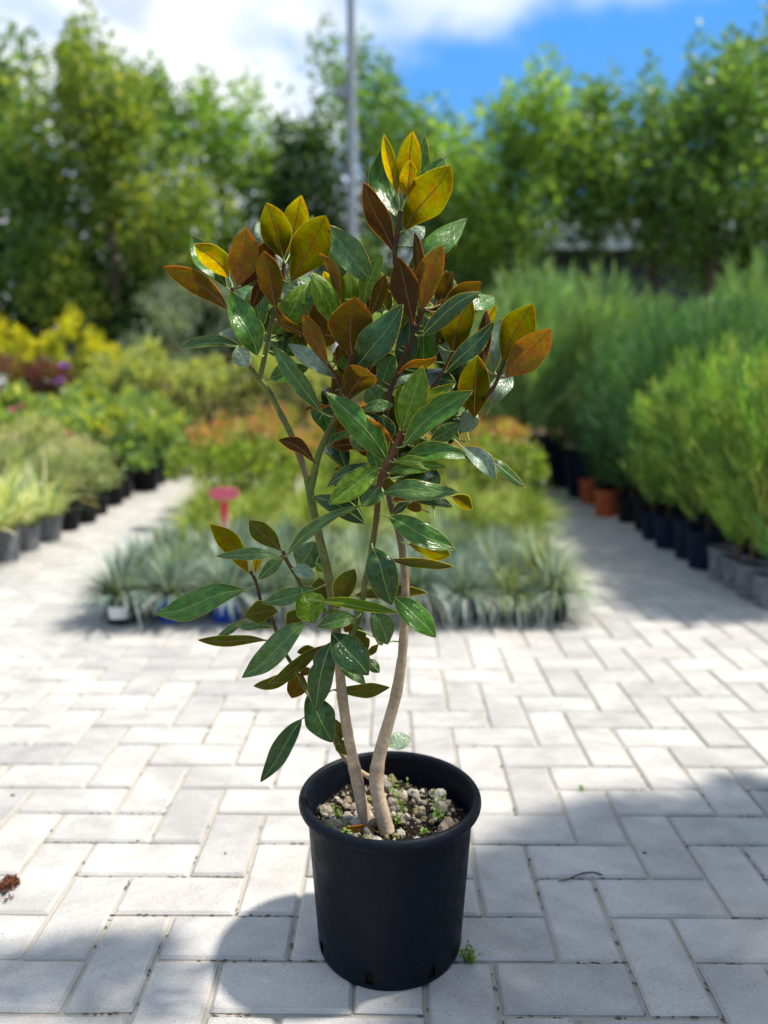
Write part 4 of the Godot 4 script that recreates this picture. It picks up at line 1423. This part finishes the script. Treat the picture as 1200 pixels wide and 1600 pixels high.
	lf(661, 578, 663, 490, 38, "tG", -2.0, -2.6, 10)
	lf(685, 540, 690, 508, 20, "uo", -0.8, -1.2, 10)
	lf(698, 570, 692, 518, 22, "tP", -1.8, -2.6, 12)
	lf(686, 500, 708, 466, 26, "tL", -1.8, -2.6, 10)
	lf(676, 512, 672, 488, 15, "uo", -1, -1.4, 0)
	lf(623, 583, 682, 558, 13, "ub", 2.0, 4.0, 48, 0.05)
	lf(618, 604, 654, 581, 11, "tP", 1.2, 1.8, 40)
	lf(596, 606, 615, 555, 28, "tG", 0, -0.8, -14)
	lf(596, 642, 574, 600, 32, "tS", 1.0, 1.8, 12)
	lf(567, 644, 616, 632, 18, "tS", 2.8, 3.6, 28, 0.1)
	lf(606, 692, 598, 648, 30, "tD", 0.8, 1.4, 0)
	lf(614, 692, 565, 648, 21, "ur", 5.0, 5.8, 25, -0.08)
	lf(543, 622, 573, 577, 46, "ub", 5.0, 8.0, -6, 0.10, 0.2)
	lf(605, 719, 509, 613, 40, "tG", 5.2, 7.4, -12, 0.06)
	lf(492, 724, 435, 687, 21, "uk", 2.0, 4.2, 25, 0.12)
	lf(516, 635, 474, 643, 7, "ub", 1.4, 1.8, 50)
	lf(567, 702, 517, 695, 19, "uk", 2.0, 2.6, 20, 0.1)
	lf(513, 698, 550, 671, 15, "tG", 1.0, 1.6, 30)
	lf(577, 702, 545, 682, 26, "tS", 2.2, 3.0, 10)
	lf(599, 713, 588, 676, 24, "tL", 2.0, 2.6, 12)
	# front cluster
	lf(630, 670, 661, 572, 39, "tL", 6.0, 7.0, 6, 0.05, 0.2)
	lf(624, 670, 624, 600, 18, "tL", 5.4, 5.6, 18)
	lf(633, 672, 708, 599, 27, "tY", 5.2, 5.4, 10)
	lf(638, 679, 692, 612, 16, "tY", 6.8, 7.6, 30, 0.05, 0.3, "r")
	lf(630, 698, 739, 610, 36, "tG", 7.6, 9.2, 12, 0.05)
	lf(672, 690, 719, 662, 24, "tS", 4.0, 4.6, 15)
	lf(624, 722, 740, 716, 26, "tG", 6.0, 7.6, 22, 0.11)
	lf(722, 699, 775, 750, 26, "tP", 7.0, 9.0, -12, 0.07)
	lf(752, 716, 822, 762, 17, "tS", 5.0, 6.6, -20, 0.10, 0.2, "o")
	lf(614, 722, 698, 730, 16, "tL", 7.6, 9.0, 24, 0.08)
	lf(608, 740, 674, 733, 14, "tG", 6.0, 7.2, 24, 0.06)
	lf(596, 772, 717, 769, 29, "tS", 6.6, 8.8, 14, 0.08)
	lf(650, 782, 708, 793, 18, "tD", 4.0, 4.8, 24, 0.08)
	lf(706, 776, 738, 796, 20, "uo", 4.0, 4.0, 12)
	lf(606, 807, 711, 858, 36, "tG", 6.4, 9.0, -6, 0.07)
	lf(638, 850, 704, 868, 30, "uo", 3.4, 4.0, 12)
	lf(604, 874, 709, 885, 15, "uv", 5.0, 6.0, 30, 0.04)
	lf(593, 731, 514, 788, 36, "tL", 6.6, 9.0, 8, 0.06)
	lf(575, 724, 511, 761, 18, "tD", 3.0, 3.4, 25)
	lf(592, 762, 566, 792, 36, "tS", 6.6, 8.8, 10, 0.08)
	lf(570, 818, 488, 776, 30, "tD", 3.2, 3.6, 14)
	lf(448, 868, 566, 790, 18, "tS", 4.6, 5.8, 24, 0.06, 0.4)
	lf(594, 756, 620, 760, 22, "uv", 3.0, 3.4, 10)
	lf(612, 804, 640, 784, 14, "tD", 2.0, 2.4, 20)
	lf(601, 738, 616, 700, 24, "tD", 1.0, 1.2, 10)
	lf(590, 738, 578, 696, 22, "tG", 2.4, 3.0, 12)

func leaves_low() -> void:
	lf(389, 896, 328, 819, 32, "uo", 1.4, 1.0, -8, 0.05, 0.2, "T")
	lf(444, 876, 337, 869, 17, "tS", 3.6, 5.4, -28, 0.08)
	lf(440, 862, 389, 813, 31, "uv", 2.6, 2.6, -10, 0.06)
	lf(399, 894, 406, 868, 13, "uy", 2.2, 2.4, 5)
	lf(403, 905, 446, 866, 20, "tS", 0.4, 0, 12)
	lf(470, 890, 492, 846, 46, "tS", 0.2, -0.4, 8)
	lf(459, 889, 492, 899, 22, "tP", 4.6, 5.6, 20, 0.08)
	lf(494, 880, 506, 894, 14, "tL", 3.0, 3.4, 20)
	lf(384, 922, 244, 960, 42, "tG", 2.8, 5.0, 10, 0.05, 0.15)
	lf(434, 955, 382, 963, 33, "uv", 3.6, 4.4, 8)
	lf(494, 920, 410, 943, 24, "tS", 3.8, 4.6, 22, 0.07)
	lf(472, 927, 490, 974, 46, "tL", 5.6, 7.0, 8, 0.06, 0.25)
	lf(500, 946, 499, 902, 30, "uv", 1.0, 0.4, 10)
	lf(448, 986, 471, 952, 26, "uv", 2.2, 1.8, 5)
	lf(477, 972, 378, 1059, 38, "tS", 5.0, 7.4, 10, 0.06)
	lf(418, 1001, 309, 1000, 18, "uv", 3.0, 4.2, 22, 0.07)
	lf(386, 968, 338, 996, 12, "tS", 1.0, 1.2, 25)
	lf(427, 981, 369, 978, 14, "tS", 2.0, 2.2, 25)
	lf(506, 1009, 419, 1067, 22, "uv", 3.0, 5.0, 20, 0.06)
	lf(462, 1057, 396, 1072, 19, "uv", 3.0, 3.4, 18)
	lf(471, 1050, 456, 1091, 32, "ub", 2.2, 2.8, 6)
	lf(470, 1056, 484, 1044, 16, "ub", 2.0, 2.0, 6)
	lf(502, 1020, 464, 1019, 15, "uv", 1.2, 1.4, 20)
	lf(518, 1003, 493, 1112, 39, "tD", 6.0, 7.6, -8, 0.04)
	lf(518, 988, 576, 1055, 48, "tD", 6.6, 9.0, 8, 0.05)
	lf(530, 1040, 571, 1070, 19, "tS", 4.8, 5.6, 16)
	lf(520, 1078, 609, 1074, 22, "uv", 2.4, 2.0, 20, 0.04)
	lf(481, 1085, 519, 1160, 46, "tD", 4.8, 6.2, 4, 0.05)
	lf(471, 1124, 407, 1222, 31, "tD", 4.0, 6.6, 10, 0.05)
	lf(529, 1162, 521, 1122, 25, "uv", 2.2, 2.0, 8)
	lf(525, 1148, 542, 1180, 19, "uv", 2.2, 2.4, 8)
	lf(608, 1166, 642, 1153, 30, "tP", -6.0, -7.6, 5)
	lf(582, 856, 612, 946, 46, "tD", 6.6, 9.0, -16, 0.10, 0.3)
	lf(553, 931, 668, 927, 23, "uv", 2.4, 2.0, 20)
	lf(614, 932, 681, 996, 37, "tG", 6.0, 8.4, -10, 0.09, 0.3)
	lf(500, 939, 622, 958, 16, "tY", 8.4, 9.8, 34, 0.05, 0.3)
	lf(528, 951, 554, 889, 34, "uv", 3.8, 4.0, 6)
	lf(557, 966, 495, 980, 25, "tS", 5.4, 6.4, 20, 0.1)
	lf(582, 955, 606, 1007, 36, "tS", 5.6, 6.6, 8)
	lf(551, 976, 573, 1021, 31, "uv", 2.4, 2.0, 5)
	lf(556, 986, 537, 974, 20, "ub", 1.2, 1.0, 10)
	lf(592, 1006, 573, 1026, 11, "uv", 3.0, 3.2, 25)
	lf(572, 1030, 593, 1051, 18, "tD", 3.2, 3.8, 15)
	lf(586, 996, 598, 1008, 9, "tD", 3.0, 3.2, 15)

# leaves on the far side and inside of the crown, seen in the gaps
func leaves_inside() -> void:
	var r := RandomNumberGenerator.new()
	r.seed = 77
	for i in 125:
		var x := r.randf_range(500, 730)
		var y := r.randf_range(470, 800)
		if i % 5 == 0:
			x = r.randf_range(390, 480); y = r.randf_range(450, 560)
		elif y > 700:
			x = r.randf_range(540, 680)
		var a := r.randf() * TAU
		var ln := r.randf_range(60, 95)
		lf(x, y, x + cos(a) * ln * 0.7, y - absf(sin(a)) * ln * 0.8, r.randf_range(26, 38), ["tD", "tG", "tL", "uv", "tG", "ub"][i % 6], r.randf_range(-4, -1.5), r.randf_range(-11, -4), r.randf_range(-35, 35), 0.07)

func stone_mesh(v: int) -> ArrayMesh:
	var r := RandomNumberGenerator.new()
	r.seed = 60 + v
	var mb := Mb.new()
	var rows := 6
	var cols := 8
	var pts := []
	for i in rows:
		var line := []
		for j in cols:
			var th := PI * i / (rows - 1)
			var ph := TAU * j / cols
			var d := Vector3(sin(th) * cos(ph), cos(th), sin(th) * sin(ph))
			var k := 1.0 + 0.42 * noise.get_noise_3d(d.x * 1.1 + v * 9.0, d.y * 1.1, d.z * 1.1) + 0.18 * noise.get_noise_3d(d.x * 3.0, d.y * 3.0 + v * 5.0, d.z * 3.0)
			line.append(d * k * Vector3(1.0, 0.75, 0.85))
		pts.append(line)
	for i in rows - 1:
		for j in cols:
			var a: Vector3 = pts[i][j]
			var b: Vector3 = pts[i][(j + 1) % cols]
			var c: Vector3 = pts[i + 1][(j + 1) % cols]
			var d: Vector3 = pts[i + 1][j]
			for t in [[a, b, c], [a, c, d]]:
				var nn: Vector3 = (t[1] - t[0]).cross(t[2] - t[0])
				if nn.length() < 1e-7:
					continue
				nn = nn.normalized()
				if nn.dot(t[0] + t[1] + t[2]) < 0:
					nn = -nn
				mb.tri(t[0], t[1], t[2], nn, Color.WHITE)
	return mb.mesh()

func stones() -> void:
	var shapes := []
	for v in 7:
		shapes.append(stone_mesh(v))
	var r := RandomNumberGenerator.new()
	r.seed = 12
	for i in 270:
		var a := r.randf() * TAU
		var rr := 0.108 * sqrt(r.randf())
		var p := Vector3(sin(a) * rr, 0, cos(a) * rr)
		if p.z < -0.07 and r.randf() < 0.4:
			continue
		var s := r.randf_range(0.0025, 0.0065)
		if i < 60:
			s = r.randf_range(0.007, 0.0135)
			if i < 24:
				p = Vector3(r.randf_range(-0.095, -0.03), 0, r.randf_range(-0.05, 0.05))
		if Vector2(p.x, p.z).length() > 0.111:
			continue
		p.y = 0.199 + 0.010 * noise.get_noise_2d(p.x * 22.0, p.z * 22.0) + s * r.randf_range(0.1, 0.55)
		var o := part("stone", shapes[r.randi() % 7], mats["stone_%d" % (r.randi() % 5)], mag)
		o.transform = Transform3D(Basis.from_euler(Vector3(r.randf() * 6.0, r.randf() * 6.0, r.randf() * 6.0)).scaled(Vector3.ONE * s), p)
	var grit := MultiMesh.new()
	grit.transform_format = MultiMesh.TRANSFORM_3D
	grit.use_colors = true
	grit.mesh = shapes[0]
	grit.instance_count = 1500
	for i in 1500:
		var a := r.randf() * TAU
		var rr := 0.114 * sqrt(r.randf())
		var p := Vector3(sin(a) * rr, 0.0, cos(a) * rr)
		p.y = 0.197 + 0.010 * noise.get_noise_2d(p.x * 22.0, p.z * 22.0) + 0.006 * noise.get_noise_2d(p.x * 90.0, p.z * 90.0) + 0.0006
		grit.set_instance_transform(i, Transform3D(Basis.from_euler(Vector3(r.randf() * 6.0, r.randf() * 6.0, r.randf() * 6.0)).scaled(Vector3.ONE * r.randf_range(0.0008, 0.0028)), p))
		grit.set_instance_color(i, vary([Color(0.05, 0.035, 0.022), Color(0.12, 0.085, 0.05), Color(0.25, 0.2, 0.15), Color(0.03, 0.022, 0.016)][r.randi() % 4], 0.3))
	var gi := MultiMeshInstance3D.new()
	gi.name = "grit"
	gi.multimesh = grit
	gi.material_override = mats.grit
	mag.add_child(gi, true)
	stuff(gi)
	# seedlings between the stones
	for w in [[-0.078, 0.0, 0.022], [-0.088, 0.035, 0.018], [0.012, -0.045, 0.040], [0.022, -0.015, 0.032], [0.068, -0.02, 0.042], [0.074, 0.01, 0.03], [0.008, 0.02, 0.022], [0.05, 0.045, 0.016], [-0.065, 0.045, 0.02]]:
		weed(Vector3(w[0], 0.199, w[1]), w[2], mag, r)

func weed(p: Vector3, h: float, host: Node3D, r: RandomNumberGenerator) -> void:
	var mb := Mb.new()
	var g := Color(0.14, 0.25, 0.05)
	for k in 4:
		var a := r.randf() * TAU
		var d := Vector3(cos(a) * 0.55, 1.0, sin(a) * 0.55).normalized()
		var tip := p + d * h * r.randf_range(0.6, 1.1)
		mb.tube([p, p.lerp(tip, 0.5) + Vector3.UP * h * 0.06, tip], [0.0007, 0.0006, 0.0003], 4, [g, g, g])
		for i in 5:
			var q := p.lerp(tip, 0.3 + 0.17 * i)
			var o := rand_dir()
			o.y = absf(o.y) * 0.5
			o = o.normalized()
			var nrm := (Vector3.UP + rand_dir() * 0.3)
			nrm = (nrm - o * nrm.dot(o)).normalized()
			mb.leaf(q, o, nrm, r.randf_range(0.004, 0.010), r.randf_range(0.003, 0.0055), vary(Color(0.20, 0.33, 0.045), 0.25))
	part("weed", mb.mesh(), mats.leafy, host)


# ------------------------------------------------------------------ bits lying on the paving
func small_things() -> void:
	rng.seed = 99
	var r := RandomNumberGenerator.new()
	r.seed = 44
	var w := thing("weed_sprout", "small bright green weed growing from the joint right of the black pot", "weed", ground_at(731, 1500))
	for k in 3:
		weed(Vector3(0.004 * k - 0.004, -0.004, 0.003 * k), 0.030, w, r)
	w = thing("weed_sprout", "tiny green sprout in a paving joint behind the pot, to its right", "weed", ground_at(910, 1233))
	weed(Vector3(0, -0.004, 0), 0.010, w, r)
	# crumpled brown clump at the left edge
	var c := thing("dry_root_clump", "crumpled reddish brown clump of dry roots at the left edge", "debris", ground_at(14, 1386))
	var mb := Mb.new()
	for k in 70:
		var a := rand_dir() * 0.016
		var b := rand_dir() * 0.018
		a.y = absf(a.y) * 0.8 + 0.002
		b.y = absf(b.y) * 0.8 + 0.002
		var m := (a + b) * 0.5 + rand_dir() * 0.006
		m.y = maxf(m.y, 0.002)
		var col := vary(Color(0.17, 0.065, 0.03), 0.4)
		mb.tube([a, m, b], [0.0008, 0.0013, 0.0005], 4, [col, col, col])
	part("roots", mb.mesh(), mats.bark, c)
	mb = Mb.new()
	for k in 14:
		var p := Vector3(0.006 + 0.018 * rng.randf(), 0.0025, 0.016 + 0.03 * rng.randf())
		var q := p + Vector3(rng.randf_range(-0.006, 0.006), 0, rng.randf_range(-0.006, 0.006))
		var col := vary(Color(0.15, 0.06, 0.03), 0.4)
		mb.tube([p, q], [0.0009, 0.0006], 4, [col, col])
	part("crumbs", mb.mesh(), mats.bark, c)
	var tw := thing("twig", "thin dark curved twig on the grey pavers right of the pot", "twig", ground_at(905, 1371))
	var run := []
	for q in [[872, 1378], [884, 1377], [898, 1371], [910, 1366], [924, 1364], [934, 1366], [942, 1369]]:
		run.append(ground_at(q[0], q[1]) - tw.position + Vector3.UP * 0.002)
	mb = Mb.new()
	var dk := Color(0.05, 0.035, 0.025)
	mb.tube(run, [0.0007, 0.001, 0.0011, 0.0012, 0.0011, 0.0013, 0.001], 5, [dk, dk, dk, dk, dk, dk, dk])
	part("stick", mb.mesh(), mats.bark, tw)
	for q in [[176, 1431, 5.0, "dark crumb of bark in the joint left of the pot, nearest the front"], [1007, 1333, 4.0, "dark bark splinter in the joint beyond the twig, right of the pot"], [20, 1243, 5.0, "dark bark crumb in the joint at the left edge, behind the dry roots"], [215, 1315, 3.0, "small dark crumb in the joint midway between dry roots and pot rim"], [352, 1334, 2.0, "tiny dark speck on a paver just left of the pot"]]:
		var b := thing("bark_crumb", q[3], "debris", ground_at(q[0], q[1]), "crumbs of bark on the paving")
		mb = Mb.new()
		var l: float = q[2] * 0.001
		mb.tube([Vector3(-l, 0.001, 0), Vector3(0, 0.002, l * 0.3), Vector3(l, 0.001, 0)], [0.0006, 0.0018, 0.0005], 5, [dk, dk, dk])
		part("crumb", mb.mesh(), mats.bark, b)


# the next plant of the row, just past the right edge of the photo; its shade lies over the near pavers
func neighbour() -> void:
	var t := potted("bushy_shrub", "bushy green shrub in a black pot, standing just past the right edge of the photo", "shrub", "", 0.14, 0.25, "black_plastic")
	part("stems", stems_mesh(140, 8, 0.5, 0.75, 0.22, 0.008), mats.bark, t)
	stuff(part("leaves", bush(140, 0.96, 1.75, 0.24, 7500, 0.085, 0.036, [Color(0.05, 0.12, 0.03), Color(0.07, 0.16, 0.04)], [], 2.0, 70, 0.12), mats.leafy, t))
	t.position = Vector3(1.20, 0, -1.14)
